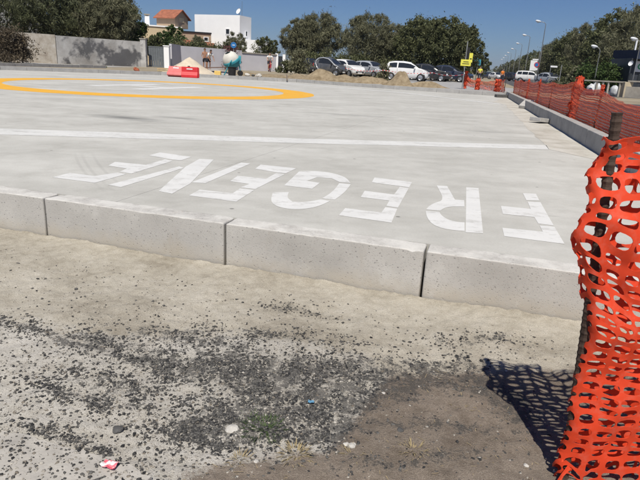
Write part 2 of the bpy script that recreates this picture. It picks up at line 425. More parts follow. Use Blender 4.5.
a0, a1, b0, b1 = G(0, 134.3).xy, G(549, 149.5).xy, G(0, 128.2).xy, G(546, 145.3).xy
a0 = a0 + (a0 - a1).normalized() * 3; b0 = b0 + (b0 - b1).normalized() * 3
am, bm_ = G(300, 143.2).xy, G(300, 138.4).xy
tag(strip('painted_line', [a0, am, a1, b1, bm_, b0], LINEW, Z1, 0.006), 'broad white line crossing the pad behind the letters')
# side strip of sandy concrete between the white line's end and the right kerb
s0, s1 = G(549, 149.5).xy, G(505, 104.5).xy
rd = (FR - RC).normalized(); rn = Vector((-rd.y, rd.x))
e0 = RC + rd * ((s0 - RC).dot(rd) - 0.7) + rn * 0.03; e1 = FR - rd * 0.4 + rn * 0.03
tag(strip('sandy_border', [s0, e0, e1, s1 + Vector((0, 1.2)), s1], SANDYC, Z1, 0.012), 'beige sandy strip of rough concrete along the side kerb')
t0, t1, t2, t3 = G(262, 81.6).xy, G(300, 84.8).xy, G(400, 92.8).xy, G(503, 104.8).xy
tag(strip('painted_line', [t0, t1, t2, t3, t3 + Vector((0.05, .55)), t2 + Vector((.1, .45)), t1 + Vector((.1, .45)), t0 + Vector((.1, .4))], LINEW, Z1 + 0.0014, 0.01), 'thin white line near the far kerb')
rc_, Ro, Ri = Vector((-4.82, 15.55)), 4.45, 3.6
mb = MB(); nR = 96
for k in range(nR):
    a = 2 * math.pi * k / nR
    for R_ in (Ro, Ri): mb.v.append((rc_.x + math.cos(a) * (R_ + random.gauss(0, .008)), rc_.y + math.sin(a) * (R_ + random.gauss(0, .008)), Z1))
for k in range(nR): i, j = 2 * k, 2 * ((k + 1) % nR); mb.f.append((i, j, j + 1, i + 1))
ring = mb.build('painted_ring', YELLOW, pad); tag(ring, 'yellow touchdown circle')
for pl in ring.data.polygons:
    if pl.normal.z < 0: pl.flip()
h1a, h1b, h2a, h2b = Vector((-6.15, 14.6)), Vector((-5.2, 17.4)), Vector((-4.75, 14.1)), Vector((-3.85, 16.95))
hw = Vector((0.2, -0.06))
hm1, hm2 = h1a.lerp(h1b, .5), h2a.lerp(h2b, .5); hd = (h1b - h1a).normalized() * 0.18
tag(poly_sheet('landing_mark', [[h1a - hw, h1a + hw, h1b + hw, h1b - hw], [h2a - hw, h2a + hw, h2b + hw, h2b - hw],
    [hm1 + hw * 1.02 - hd, hm2 - hw * 1.02 - hd, hm2 - hw * 1.02 + hd, hm1 + hw * 1.02 + hd]], Z1, WHITE, pad), 'white H inside the yellow circle')

# ---- kerbs, stone by stone
def stone(p, q, z0, z1, wdt, side, parent, mat, gap=0.002):
    """one kerb stone from p to q (outer bottom line), thickness to the left (side=+1)"""
    d = (q - p); L = d.length - 2 * gap; d.normalize(); nrm = Vector((-d.y, d.x)) * side
    c = (p + q) / 2 + nrm * (wdt / 2)
    big = (p - Vector((0, 2.5))).length < 4.5
    H = z1 - z0; rr = 0.006; m = 44 if big else 3; k1, k2 = (10, 6) if big else (1, 1)
    ring_ = []
    for (cy0, cz0, a0) in ((1, 1, 0), (-1, 1, 90), (-1, -1, 180), (1, -1, 270)):
        for t in range(4):
            an = math.radians(a0 + 30 * t); ring_.append((cy0 * (wdt / 2 - rr) + rr * math.cos(an), cz0 * (H / 2 - rr) + rr * math.sin(an)))
        nxt = {0: (-1, 1, 90), 90: (-1, -1, 180), 180: (1, -1, 270), 270: (1, 1, 0)}[a0]; kk = k2 if a0 in (0, 180) else k1
        an = math.radians(nxt[2]); e_ = (nxt[0] * (wdt / 2 - rr) + rr * math.cos(an), nxt[1] * (H / 2 - rr) + rr * math.sin(an)); s_ = ring_[-1]
        for t in range(1, kk): ring_.append((s_[0] + (e_[0] - s_[0]) * t / kk, s_[1] + (e_[1] - s_[1]) * t / kk))
    X_ = [-L / 2, -L / 2 + .003, -L / 2 + .009] + [-L / 2 + .009 + (L - .018) * t / m for t in range(1, m)] + [L / 2 - .009, L / 2 - .003, L / 2]
    bm = bmesh.new(); rows_ = []; sd = random.random() * 50
    for kx, x_ in enumerate(X_):
        ins = {0: .009, 1: .003, len(X_) - 1: .009, len(X_) - 2: .003}.get(kx, 0)
        row = []
        for (y_, z_) in ring_:
            q = Vector((x_, y_ * (1 - 2 * ins / wdt), z_ * (1 - 2 * ins / H)))
            if big:
                nv = Vector((0, y_ / wdt, z_ / H)).normalized()
                q += nv * (noise.noise(q * 9 + Vector((sd, 0, 0))) * 0.0028 + noise.noise(q * 38 + Vector((sd, 3, 0))) * 0.0012)
                if z_ > H / 2 - .02:                      # worn, chipped arris
                    q.z -= max(0, noise.noise(Vector((x_ * 22, y_ * 8, sd + 9))) - .15) * (.016 if abs(x_) > L / 2 - .06 else .006)
            row.append(bm.verts.new(q))
        rows_.append(row)
    nr_ = len(ring_)
    for r0_, r1_ in zip(rows_, rows_[1:]):
        for t in range(nr_): bm.faces.new((r0_[t], r0_[(t + 1) % nr_], r1_[(t + 1) % nr_], r1_[t]))
    bm.faces.new(rows_[0]); bm.faces.new(rows_[-1][::-1])
    bmesh.ops.recalc_face_normals(bm, faces=bm.faces)
    me = bpy.data.meshes.new('kerb_stone'); bm.to_mesh(me); bm.free()
    me.polygons.foreach_set('use_smooth', [len(pl.vertices) == 4 for pl in me.polygons])
    o = obj('kerb_stone', me, mat, parent, (c.x, c.y, (z0 + z1) / 2)); o.rotation_euler.z = math.atan2(d.y, d.x)
    wn = o.modifiers.new('weighted', 'WEIGHTED_NORMAL'); wn.weight = 100; wn.mode = 'FACE_AREA'
    return o
def run(p, q, z0, z1, wdt, side, parent, mat, length=1.0, jit=0.003):
    L = (q - p).length; m = max(1, round(L / length)); d = (q - p) / m
    for k in range(m):
        dz = random.gauss(0, jit); off = Vector((-d.y, d.x)).normalized() * random.gauss(0, jit)
        stone(p + d * k + off, p + d * (k + 1) + off, z0, z1 + dz, wdt, side, parent, mat)
near_kerb = tag(empty('kerb'), kind='structure')
tj = [(Vector(G(x, y).xy) - NA).dot(nd) for x, y in ((44, 198), (222, 225), (426, 250))]
cuts = [tj[0] - 4.0, tj[0] - 3.0, tj[0] - 2.0, tj[0] - 1.0, tj[0], tj[1], tj[2], tj[2] + 1.0, (RC - NA).dot(nd)]
for a, b in zip(cuts, cuts[1:]):
    stone(NA + nd * a, NA + nd * b, DZ - 0.12, random.uniform(-0.003, 0.004), KW, 1, near_kerb, KERB, 0.005)
side_kerb = tag(empty('kerb'), kind='structure')
run(RC, FR, -0.1, 0.20, KW, -1, side_kerb, KERB2, 1.0, 0.0015)
far_kerb = tag(empty('kerb'), kind='structure')
for p, q in zip(far_pts, far_pts[1:]): run(p, q, -0.1, 0.15, 0.13, -1, far_kerb, KERB2, 1.0, 0.003)

# ---- dirt verge in front of the near kerb
def axis_pts(spans):
    out = []
    for a, b, s in spans: out += list(np.arange(a, b, s))
    return np.array(out + [spans[-1][1]])
XS = axis_pts([(-14, -3.2, 0.4), (-3.2, 2.2, 0.016), (2.2, 9, 0.4)])
VS = axis_pts([(-9.0, -2.6, 0.4), (-2.6, -0.012, 0.016)])         # distance from the kerb face, towards the camera
verge_v = []
gx, gv = np.meshgrid(XS, VS)                                       # x along kerb-ish, v across
px_ = NA.x + nd.x * (gx + 1.81) ; py_ = NA.y + nd.y * (gx + 1.81)
vx = px_ + nn_.x * gv; vy = py_ + nn_.y * gv
flat = np.stack([vx.ravel(), vy.ravel(), np.full(vx.size, DZ)], 1)
def blob(U, V_, cx, cy, rx, ry, rot=0.0):
    c_, s_ = math.cos(math.radians(rot)), math.sin(math.radians(rot))
    a = ((U - cx) * c_ + (V_ - cy) * s_) / rx; b = (-(U - cx) * s_ + (V_ - cy) * c_) / ry
    return np.exp(-(a * a + b * b))
def masks(U, V_):
    sig = lambda t: 1 / (1 + np.exp(-np.clip(t, -30, 30)))
    lim = 318 + 0.10 * U + 8 * np.sin(U / 55.0)
    crust = sig((V_ - lim) / 10) * sig((420 - U) / 28)
    edge = np.where(U < 330, 470 - 0.12 * (U - 180), 470 - 18 - (U - 330) * 1.3)
    edge = np.maximum(edge, 372 - 0.02 * (U - 400))
    soil = sig((V_ - edge) / 9) * sig((U - 175) / 14)
    slab = sig((V_ - (432 + 0.28 * U)) / 5) * sig((175 - U) / 10)
    grit = 0
    for b in ((28, 330, 40, 7, 15), (75, 345, 30, 9, 12), (150, 357, 55, 12, 10), (95, 343, 18, 8, 0), (120, 385, 55, 10, 8), (195, 372, 60, 12, 5), (255, 372, 70, 22, 20), (300, 385, 70, 28, 10),
              (235, 415, 55, 22, 0), (285, 428, 60, 18, 10), (200, 430, 50, 12, 10), (70, 440, 60, 6, 18), (380, 372, 60, 14, 5), (440, 365, 60, 8, -5), (330, 425, 40, 20, 20), (175, 335, 60, 8, 8), (470, 340, 45, 6, 0),
              (280, 335, 60, 7, 5), (395, 395, 30, 12, 0), (455, 455, 35, 12, 0), (90, 400, 60, 10, 10), (215, 440, 40, 10, 0), (500, 395, 40, 14, 30), (300, 311, 40, 4, 10), (430, 380, 90, 10, 8), (350, 400, 30, 16, 0), (520, 420, 30, 20, 40), (420, 425, 40, 10, 0), (380, 465, 60, 8, 0), (470, 430, 30, 8, 10)):
        grit = grit + blob(U, V_, *b)
    return crust, soil, slab, np.clip(grit, 0, 1.3)
ok = flat[:, 1] > 0.5
U = np.full(len(flat), -500.0); V_ = np.full(len(flat), 300.0)
U[ok], V_[ok] = proj_np(flat[ok])
crust, soil, slab, grit = masks(U, V_)
zz = np.zeros(len(flat))
for k in range(len(flat)):
    x, y = flat[k, 0], flat[k, 1]
    if -3.3 < x < 2.3 and 0.6 < y < 3.8:
        zz[k] = 0.014 * fbm(x, y, 1.0, 3, 1.6) + 0.006 * fbm(x, y, 4.0, 4, 20.0) + 0.0035 * noise.noise(Vector((x * 60, y * 60, 2)))
zz *= (1 - 0.7 * slab)
zz += 0.012 * np.clip(1 - np.abs(gv.ravel()) / 0.25, 0, 1) + 0.004 * soil                 # swept-up sand against the kerb
VV = flat.copy(); VV[:, 2] += zz
ny, nx = gx.shape
ii = (np.arange(ny - 1)[:, None] * nx + np.arange(nx - 1)[None, :]).ravel()
FQ = np.stack([ii, ii + 1, ii + nx + 1, ii + nx], 1)
verge = np_mesh('dirt_verge', VV, FQ, DIRT, smooth=True); tag(verge, kind='structure')
for nm, arr in (('crust', crust), ('soil', soil), ('slab', slab), ('grit', grit * 0.45)):
    at_ = verge.data.attributes.new(nm, 'FLOAT', 'POINT'); at_.data.foreach_set('value', arr.astype(np.float32))
# broken old paving at the lower left, a thin plate proud of the dirt
old_pav = [G(x, y, DZ).xy for x, y in ((-60, 424), (-10, 434), (28, 441), (60, 450), (98, 459), (128, 470), (150, 482), (148, 500), (100, 530), (-60, 530))]
def in_slab(x, y):
    return poly_in(x, y, old_pav)
def poly_in(x, y, p):
    c_ = False
    for k in range(len(p)):
        a, b = p[k - 1], p[k]
        if (a.y > y) != (b.y > y) and x < (b.x - a.x) * (y - a.y) / (b.y - a.y) + a.x: c_ = not c_
    return c_
op = []
for k, p in enumerate(old_pav):
    q = old_pav[(k + 1) % len(old_pav)]
    for f in range(6): r = p.lerp(q, f / 6); op.append((r.x + random.gauss(0, .004), r.y + random.gauss(0, .004)))
OLDP = simple('old_paving', (.40, .375, .335), .92, .22, 9, bump=.006, obj=False)
mb = MB(); mb.prism(op, DZ - .05, DZ + .014); tag(mb.build('paving', OLDP), kind='structure')
# height lookup for things lying on it
def dirt_z(x, y): 
    if in_slab(x, y): return DZ + 0.0135
    return DZ + 0.014 * fbm(x, y, 1.0, 3, 1.6) + 0.006 * fbm(x, y, 4.0, 4, 20.0)

# ---- crushed asphalt and pebbles (nobody could count them)
def scatter(name, pts, radii, mat, flat_=0.65, parent=None):
    base = np.array([[1, 0, 0], [0, 1, 0], [-1, 0, 0], [0, -1, 0], [.5, .5, .8], [-.55, .45, .7], [-.4, -.6, .75], [.6, -.4, .65], [0, 0, -.5]], float)
    fc = np.array([[0, 1, 4], [1, 5, 4], [1, 2, 5], [2, 6, 5], [2, 3, 6], [3, 7, 6], [3, 0, 7], [0, 4, 7], [4, 5, 6], [4, 6, 7], [1, 0, 8], [2, 1, 8], [3, 2, 8], [0, 3, 8]])
    n_ = len(pts)
    a = rng.uniform(0, 2 * np.pi, n_); ca, sa = np.cos(a), np.sin(a)
    B = base[None] * (1 + rng.normal(0, 0.22, (n_, 9, 3)))
    B[:, :, 2] *= flat_; B[:, :, 0] *= rng.uniform(0.8, 1.5, n_)[:, None]
    X = B[:, :, 0] * ca[:, None] - B[:, :, 1] * sa[:, None]; Y = B[:, :, 0] * sa[:, None] + B[:, :, 1] * ca[:, None]
    P = np.stack([X, Y, B[:, :, 2]], 2) * radii[:, None, None] + pts[:, None, :]
    Fc = (fc[None] + (np.arange(n_) * 9)[:, None, None]).reshape(-1, 3)
    return np_mesh(name, P.reshape(-1, 3), Fc, mat, parent)
def stone_mat(name, lo, hi, rough=0.85):
    n = N(name); g = n.n('ShaderNodeNewGeometry')
    n.col(n.ramp(g.outputs['Random Per Island'], [(0.0, lo), (1.0, hi)])); n.rough(rough, 0.3)
    n.bump(n.noise(n.coord(), 200, 3), 0.5, 0.003); return n.m
M_TAR = stone_mat('asphalt_crumbs', (0.022, 0.022, 0.023), (0.13, 0.124, 0.114))
M_PEB = stone_mat('pale_pebbles', (0.16, 0.135, 0.105), (0.47, 0.44, 0.385))
def pick(nw, dens, rlo, rhi, shape=2.2):
    out = []
    while len(out) < nw:
        U = rng.uniform(-170, 760, 4000); V_ = rng.uniform(238, 500, 4000)
        d = dens(U, V_) * ((V_ - 66) / 420.0) ** -0 
        keep = rng.uniform(0, 1, 4000) < d
        for u, v_ in zip(U[keep], V_[keep]):
            p = G(u, v_, DZ)
            if (p.xy - NA).dot(nn_) < -0.02 and p.y > 0.8: out.append((p.x, p.y, dirt_z(p.x, p.y)))
            if len(out) >= nw: break
    pts = np.array(out); r = rlo + (rhi - rlo) * rng.uniform(0, 1, nw) ** shape
    pts[:, 2] += r * rng.uniform(-.15, .2, nw)
    return pts, r
sx_n = lambda U, V_: np.array([0.5 + 1.1 * fbm(u, v, 9.0, 3, 0.045) for u, v in zip(U, V_)])
def dens_tar(U, V_):
    c_, s_, sl, g_ = masks(U, V_)
    return np.clip(g_ * np.clip(sx_n(U, V_), 0, 1.2) * 0.9 + 0.022 + 0.03 * (c_ + s_), 0, 1)
def dens_peb(U, V_):
    c_, s_, sl, g_ = masks(U, V_); return np.clip(0.26 + 0.2 * c_ + 0.45 * s_ + 0.25 * g_, 0, 1) * 0.8
p_, r_ = pick(46000, dens_tar, 0.0007, 0.0058, 2.5); tag(scatter('asphalt_crumbs', p_, r_, M_TAR), 'black asphalt crumbs strewn over the dirt in front of the kerb', 'gravel', kind='stuff')
p_, r_ = pick(24000, dens_peb, 0.0009, 0.0050, 3.6); tag(scatter('pebbles', p_, r_, M_PEB), 'small pale pebbles and grit in the dirt by the kerb', 'gravel', kind='stuff')
# ---- single stones and scraps that can be picked out
M_ROCK = simple('pale_rock', (0.50, 0.475, 0.43), 0.9, 0.2, 20, bump=0.004)
M_DROCK = simple('dark_rock', (0.09, 0.088, 0.085), 0.9, 0.3, 20, bump=0.004)
def rock(u, v, r, mat, label, squash=0.6):
    bm = bmesh.new(); bmesh.ops.create_icosphere(bm, subdivisions=2, radius=r); sd = random.random() * 99
    for q in bm.verts:
        q.co *= 1 + 0.45 * noise.noise(q.co / r * 0.9 + Vector((sd, 0, 0))); q.co.z *= squash
    me = bpy.data.meshes.new('loose_stone'); bm.to_mesh(me); bm.free()
    p = G(u, v, DZ); o = obj('loose_stone', me, mat, None, (p.x, p.y, dirt_z(p.x, p.y) + r * squash * 0.35)); o.rotation_euler.z = random.uniform(0, 6)
    return tag(o, label, 'stone', 'loose stones on the dirt')
rock(232, 430, 0.018, M_ROCK, 'pale angular stone beside the green weed')
rock(352, 447, 0.012, M_ROCK, 'whitish stone at the edge of the brown soil, nearest the dry tuft')
rock(346, 445, 0.008, M_ROCK, 'small white chip touching a whitish stone on brown soil')
rock(383, 393, 0.008, M_ROCK, 'small pale stone on dark soil below the net shadow side')
rock(526, 466, 0.008, M_ROCK, 'bright chip of stone inside the net shadow near the rebar post')
rock(256, 462, 0.008, M_ROCK, 'small pale stone on brown soil below the dry grass tuft')
rock(118, 429, 0.015, M_DROCK, 'dark lump of asphalt above the grey slab corner')
rock(323, 342, 0.007, M_DROCK, 'lone black crumb on the pale sand')
rock(400, 432, 0.011, M_DROCK, 'dark stone lying on the brown soil')
rock(76, 289, 0.008, M_DROCK, 'black pebble on the sand close to the kerb')
# pieces of litter
def litter(u, v, s, mat, label, name):
    bm = bmesh.new(); bmesh.ops.create_grid(bm, x_segments=6, y_segments=4, size=s)
    sd = random.random() * 50
    for q in bm.verts: q.co.y *= 0.6; q.co.z = 0.4 * s * (noise.noise(q.co / s * 1.4 + Vector((sd, 0, 0))) + 0.4)
    me = bpy.data.meshes.new(name); bm.to_mesh(me); bm.free()
    p = G(u, v, DZ); o = obj(name, me, mat, None, (p.x, p.y, dirt_z(p.x, p.y) + 0.008)); o.rotation_euler.z = random.uniform(-.5, .5)
    m = o.modifiers.new('thick', 'SOLIDIFY'); m.thickness = 0.0015
    return tag(o, label, 'litter')
n = N('printed_paper'); v = n.coord(obj=True); n.col(n.ramp(n.noise(v, 60, 2), [(0.45, (0.75, 0.7, 0.68)), (0.55, (0.7, 0.12, 0.16))])); n.rough(0.5); PAPER = n.m
litter(110, 472, 0.019, PAPER, 'crumpled red and white wrapper on the grey slab', 'paper_scrap')
litter(311, 405, 0.009, simple('blue_plastic', (0.12, 0.28, 0.42), 0.4), 'small blue plastic scrap among the asphalt crumbs', 'plastic_scrap')
# ---- dry straw and twig bits over the brown soil
mb = MB()
for k in range(260):
    while True:
        u, v = random.uniform(180, 600), random.uniform(368, 490)
        if masks(np.array([u]), np.array([v]))[1][0] > .5: break
    p = G(u, v, DZ); a = random.uniform(0, 6.28); l = random.uniform(.006, .03); z = dirt_z(p.x, p.y) + .0025; d_ = Vector((math.cos(a) * l, math.sin(a) * l, random.uniform(-.001, .004))); sd_ = Vector((-math.sin(a), math.cos(a), 0)) * random.uniform(.0005, .0011)
    q = Vector((p.x, p.y, z)); mb.add([q - sd_, q + sd_, q + d_ + sd_, q + d_ - sd_], [(0, 1, 2, 3)])
tag(mb.build('straw_litter', simple('straw_bits', (0.30, 0.235, 0.14), .9, .35, 60)), 'dry straw and twig bits strewn over the brown soil', 'straw', kind='stuff')
# ---- weeds
M_DRY = simple('dry_grass', (0.27, 0.215, 0.12), 0.9, 0.3, 40)
M_WEED = simple('weed_green', (0.065, 0.095, 0.035), 0.8, 0.3, 40)
def tuft(u, v, n_, h, spread, mat, label, name='grass_tuft'):
    mb = MB()
    for k in range(n_):
        a = random.uniform(0, 6.28); r = random.uniform(0, spread) * 0.5; b = Vector((math.cos(a) * r, math.sin(a) * r, 0))
        d = Vector((math.cos(a), math.sin(a), random.uniform(0.1, 1.2))).normalized(); l = h * random.uniform(.4, 1)
        side = d.cross(Vector((0, 0, 1))).normalized() * random.uniform(.0005, .0014)
        m = b + d * l * .55; t = b + d * l + Vector((0, 0, -l * .25))
        mb.add([b - side, b + side, m + side, m - side, t], [(0, 1, 2, 3), (3, 2, 4)])
    p = G(u, v, DZ); o = mb.build(name, mat, None); o.location = (p.x, p.y, dirt_z(p.x, p.y) - 0.002)
    return tag(o, label, 'weed', 'weeds in the dirt')
tuft(265, 430, 190, 0.026, 0.12, M_WEED, 'patch of low green weeds among black crumbs', 'green_weed')
tuft(252, 418, 70, 0.02, 0.07, M_WEED, 'thin green weed just behind the low green patch', 'green_weed')
tuft(296, 455, 110, 0.038, 0.07, M_DRY, 'straw coloured tuft in front of the green weeds')
tuft(413, 452, 70, 0.04, 0.06, M_DRY, 'dry tuft on the brown soil halfway to the net')
tuft(352, 455, 40, 0.035, 0.06, M_DRY, 'sparse dry tuft beside the whitish stone')
tuft(462, 408, 26, 0.035, 0.05, M_DRY, 'few dry stalks beside the shadow of the net')
tuft(240, 462, 40, 0.03, 0.06, M_DRY, 'dry tuft near the bottom, left of the straw coloured one')

# ================================================================== ground beyond, roads
hole = [(-30.0, -12.0), (12.0, -12.0)]
OUT = 5000.0
hp = [Vector((-13.9, -8.0)), Vector((9.5, -8.0))]
kout = [RC + Vector((0.1, -0.0))] + [p for p in far_pts]
holep = [Vector((-60, -40)), Vector((-60, 12)), Vector((-18.3, 17.0))] 
# the hole runs round the outside of the kerbs, then down either side of the dirt verge
cent = Vector((-5, 14))
def outw(p, d): return p + (p - cent).normalized() * d
holep = [Vector((-18.2, 17.0))] + [outw(p, 0.06) for p in reversed(far_pts[:-1])] + [RC + Vector((0.07, 0.03)), Vector((RC.x + 0.4, RC.y + 0.02)), Vector((2.9, -9)), Vector((-12.0, -9)), Vector((-10.5, 5.0))]
tri = geometry.tessellate_polygon([[Vector((-OUT, -OUT, 0)), Vector((OUT, -OUT, 0)), Vector((OUT, OUT, 0)), Vector((-OUT, OUT, 0))], [Vector((p.x, p.y, 0)) for p in holep]])
pts = [(-OUT, -OUT, GZ), (OUT, -OUT, GZ), (OUT, OUT, GZ), (-OUT, OUT, GZ)] + [(p.x, p.y, GZ) for p in holep]
me = bpy.data.meshes.new('ground'); me.from_pydata(pts, [], tri)
for pl in me.polygons:
    if pl.normal.z < 0: pl.flip()
tag(obj('ground', me, GROUND), kind='structure')
# the avenue on the right runs to its vanishing point by the hills
ROADV = Vector((ray(486, 74.5).x, ray(486, 74.5).y)).normalized(); ROADN = Vector((ROADV.y, -ROADV.x))   # to the right
def RD(s, t, z=GZ): q = ROADV * s + ROADN * t; return Vector((q.x, q.y, z))     # along, to the right
def road_poly(t0, t1, s0, s1): return [RD(s0, t0).xy, RD(s0, t1).xy, RD(s1, t1).xy, RD(s1, t0).xy]
tag(poly_sheet('road', [road_poly(2.2, 10.5, 31, 900)], GZ + 0.004, ASPHALT), kind='structure')
tag(poly_sheet('path', [[(1.5, 29.3), (7.2, 25.0), (12, 33), (12, 60), (7, 60), (5, 36)]], GZ + 0.004, PAVING), kind='structure')

# ================================================================== orange safety nets
def net_mesh(name, fn, u0, u1, v0, v1, nu, nv, hole=(0.36, 0.34), K=12, mat=NET, parent=None, thick=0.0, rowpos=None, keep=None, jit=0.0):
    """a perforated plastic sheet: fn(u, v) gives the place; every cell has one rounded hole. Cells share their rims."""
    du, dv = (u1 - u0) / nu, 1.0
    vs_ = rowpos if rowpos is not None else np.linspace(v0, v1, nv + 1)
    per = K // 4
    key = {}; V = []; Fc = []
    def vid(u, v):
        k = (round(u, 5), round(v, 5))
        if k not in key: key[k] = len(V); V.append(fn(u, v))
        return key[k]
    for i in range(nu):
        for j in range(nv):
            if keep and not keep(i, j): continue
            a, b = u0 + du * i, u0 + du * (i + 1); c, d = vs_[j], vs_[j + 1]
            uc, vc = (a + b) / 2, (c + d) / 2
            hx = (b - a) * (hole[0] + random.uniform(-jit, jit)); hz = (d - c) * (hole[1] + random.uniform(-jit, jit))
            out, inn = [], []
            for s in range(4):
                for t in range(per):
                    f = t / per
                    q = [(a + (b - a) * f, c), (b, c + (d - c) * f), (b - (b - a) * f, d), (a, d - (d - c) * f)][s]
                    out.append(vid(*q))
                    ang = math.atan2((q[1] - vc) / (d - c), (q[0] - uc) / (b - a))
                    cs, sn = math.cos(ang), math.sin(ang)
                    e = 0.75                                      # rounded-rectangle holes
                    inn.append(len(V)); V.append(fn(uc + hx * math.copysign(abs(cs) ** e, cs), vc + hz * math.copysign(abs(sn) ** e, sn)))
            m = len(out)
            for t in range(m): Fc.append((out[t], out[(t + 1) % m], inn[(t + 1) % m], inn[t]))
    o = np_mesh(name, np.array(V, float), np.array(Fc), mat, parent, smooth=True)
    if thick:
        md = o.modifiers.new('thick', 'SOLIDIFY'); md.thickness = thick; md.offset = 0
        es = o.modifiers.new('crisp', 'EDGE_SPLIT'); es.split_angle = math.radians(50)
    return o
# ---- the net in the foreground, hung on a ribbed steel bar
PB, PT = Vector((0.662, 1.175, -0.235)), Vector((0.603, 1.175, 0.70))
fence = thing('safety_fence', 'bright orange plastic mesh fence hung on a rusty rebar post in the foreground', 'fence')
def rebar(name, a, b, r, parent):
    mb = MB(); d = (b - a); L = d.length; m = int(L / 0.006); pts = []; rs = []
    for k in range(m + 1):
        pts.append(a + d * (k / m)); rs.append(r * (1.0 + 0.14 * (1 if k % 3 == 0 else 0)))
    mb.tube(pts, rs, 10); return mb.build(name, RUST, parent)
rebar('post', PB, PT, 0.0105, fence)
rebar('post', Vector((2.36, 1.26, -0.3)), Vector((2.40, 1.26, 0.7)), 0.0105, fence)
ZB, ZT = -0.205, 0.655
def post_x(z): return PB.x + (PT.x - PB.x) * (z - PB.z) / (PT.z - PB.z)
def near_net(u, v):
    """u: metres along the sheet, 0 at the fold round the post, + in front, - behind; v: 0 bottom .. 1 top"""
    vv = min(max(v, 0), 1)
    z = ZB + (ZT - ZB) * v
    bulge = 0.044 * math.exp(-((vv - 0.74) / 0.115) ** 2) + 0.012 - 0.010 * math.exp(-((vv - 0.48) / 0.10) ** 2) + 0.014 * math.exp(-((vv - 0.04) / 0.08) ** 2) + 0.018 * math.exp(-((vv - 0.94) / 0.09) ** 2)
    R_ = 0.022 + 0.012 * math.exp(-((vv - 0.7) / 0.2) ** 2)
    au = abs(u); arc = 1.45 * R_
    if au < arc: th = au / arc * (math.pi / 2); x = -bulge + R_ * (1 - math.cos(th)); y = math.copysign(R_ * math.sin(th), -u)
    else: x = -bulge + R_ + (au - arc) * (0.94 if vv < .5 else 0.9); y = math.copysign(R_, -u)
    s = max(0.0, au - 0.02)
    sag = (0.10 * math.exp(-((vv - 0.62) / 0.22) ** 2) + 0.012)
    if u >= 0: z -= sag * math.sin(min(s / 0.42, 1) * math.pi / 2)
    else: z -= (sag * 0.75) * math.sin(min(s / 0.5, 1) * math.pi / 2) + 0.012
    # crumpling: folds run along the strands, stronger near the top
    am = 0.010 + 0.034 * max(0, vv - 0.42)
    y += am * 1.6 * noise.noise(Vector((u * 9, v * 7, 3))) + am * .55 * noise.noise(Vector((u * 22, v * 14, 8)))
    z += am * 0.7 * noise.noise(Vector((u * 14, v * 11, 5))); x += am * 0.6 * noise.noise(Vector((u * 12, v * 14, 6)))
    y -= 0.016 * max(0, vv - 0.90) / 0.10 * math.sin(u * 30)
    cx = post_x(z)
    if vv < 0.05 and u < 0.09: z += 0.012 * math.sin(u * 60)
    return Vector((cx + x, 1.175 + y + 0.05 * max(0, u) , z))
rows = 27
rp = np.array([0.0] + list(np.cumsum([1.0 + 0.18 * math.sin(k * 1.7) + (0.12 if 16 < k < 23 else 0) - (0.2 if k > 24 else 0) for k in range(rows)])))
rp = rp / rp[-1]
net_mesh('net', near_net, -0.24, 1.85, 0, 1, 40, rows, (0.415, 0.33), 16, NET, fence, 0.0016, rp, jit=0.07)
# a torn strand hanging at the foot of the post
mb = MB(); mb.tube([(0.655, 1.15, -0.165), (0.638, 1.143, -0.185), (0.630, 1.14, -0.205), (0.627, 1.14, -0.212)], [.006, .004, .005, .003], 6); mb.build('torn_strand', NET, fence)
# ---- the fence along the side kerb
def fence_net(name, pts, tops, bots, parent, cell=0.06, rows=16, sagk=0.05, mat=NETF, hole=(0.40, 0.36), wob=0.02, seed=0.0):
    """net hung through the posts: pts are xy of posts, tops/bots heights at the posts"""
    seg = [0.0]
    for p, q in zip(pts, pts[1:]): seg.append(seg[-1] + (q - p).length)
    tot = seg[-1]
    def fn(u, v):
        k = 0
        while k < len(seg) - 2 and u > seg[k + 1]: k += 1
        t = (u - seg[k]) / (seg[k + 1] - seg[k]); t = min(max(t, 0), 1)
        p = pts[k].lerp(pts[k + 1], t); top = tops[k] + (tops[k + 1] - tops[k]) * t - sagk * math.sin(math.pi * t) ** 1.2
        bot = bots[k] + (bots[k + 1] - bots[k]) * t
        d = (pts[k + 1] - pts[k]).normalized(); nr = Vector((-d.y, d.x))
        w_ = wob * (noise.noise(Vector((u * 1.3, v * 2, seed))) + 0.5 * noise.noise(Vector((u * 6, v * 5, seed + 3))))
        w_ += 0.006 * math.sin(v * 60)
        q = p + nr * (w_ + 0.02)
        return Vector((q.x, q.y, bot + (top - bot) * v + 0.3 * wob * noise.noise(Vector((u * 5, v * 6, seed + 7)))))
    rp_ = np.cumsum([0.0] + [1.25 if k < rows * .35 else (1.0 if k < rows * .72 else 0.5) for k in range(rows)]); rp_ = rp_ / rp_[-1]
    return net_mesh(name, fn, 0, tot, 0, 1, max(2, int(tot / cell)), rows, hole, 8, mat, parent, 0.0, rp_, jit=0.03)
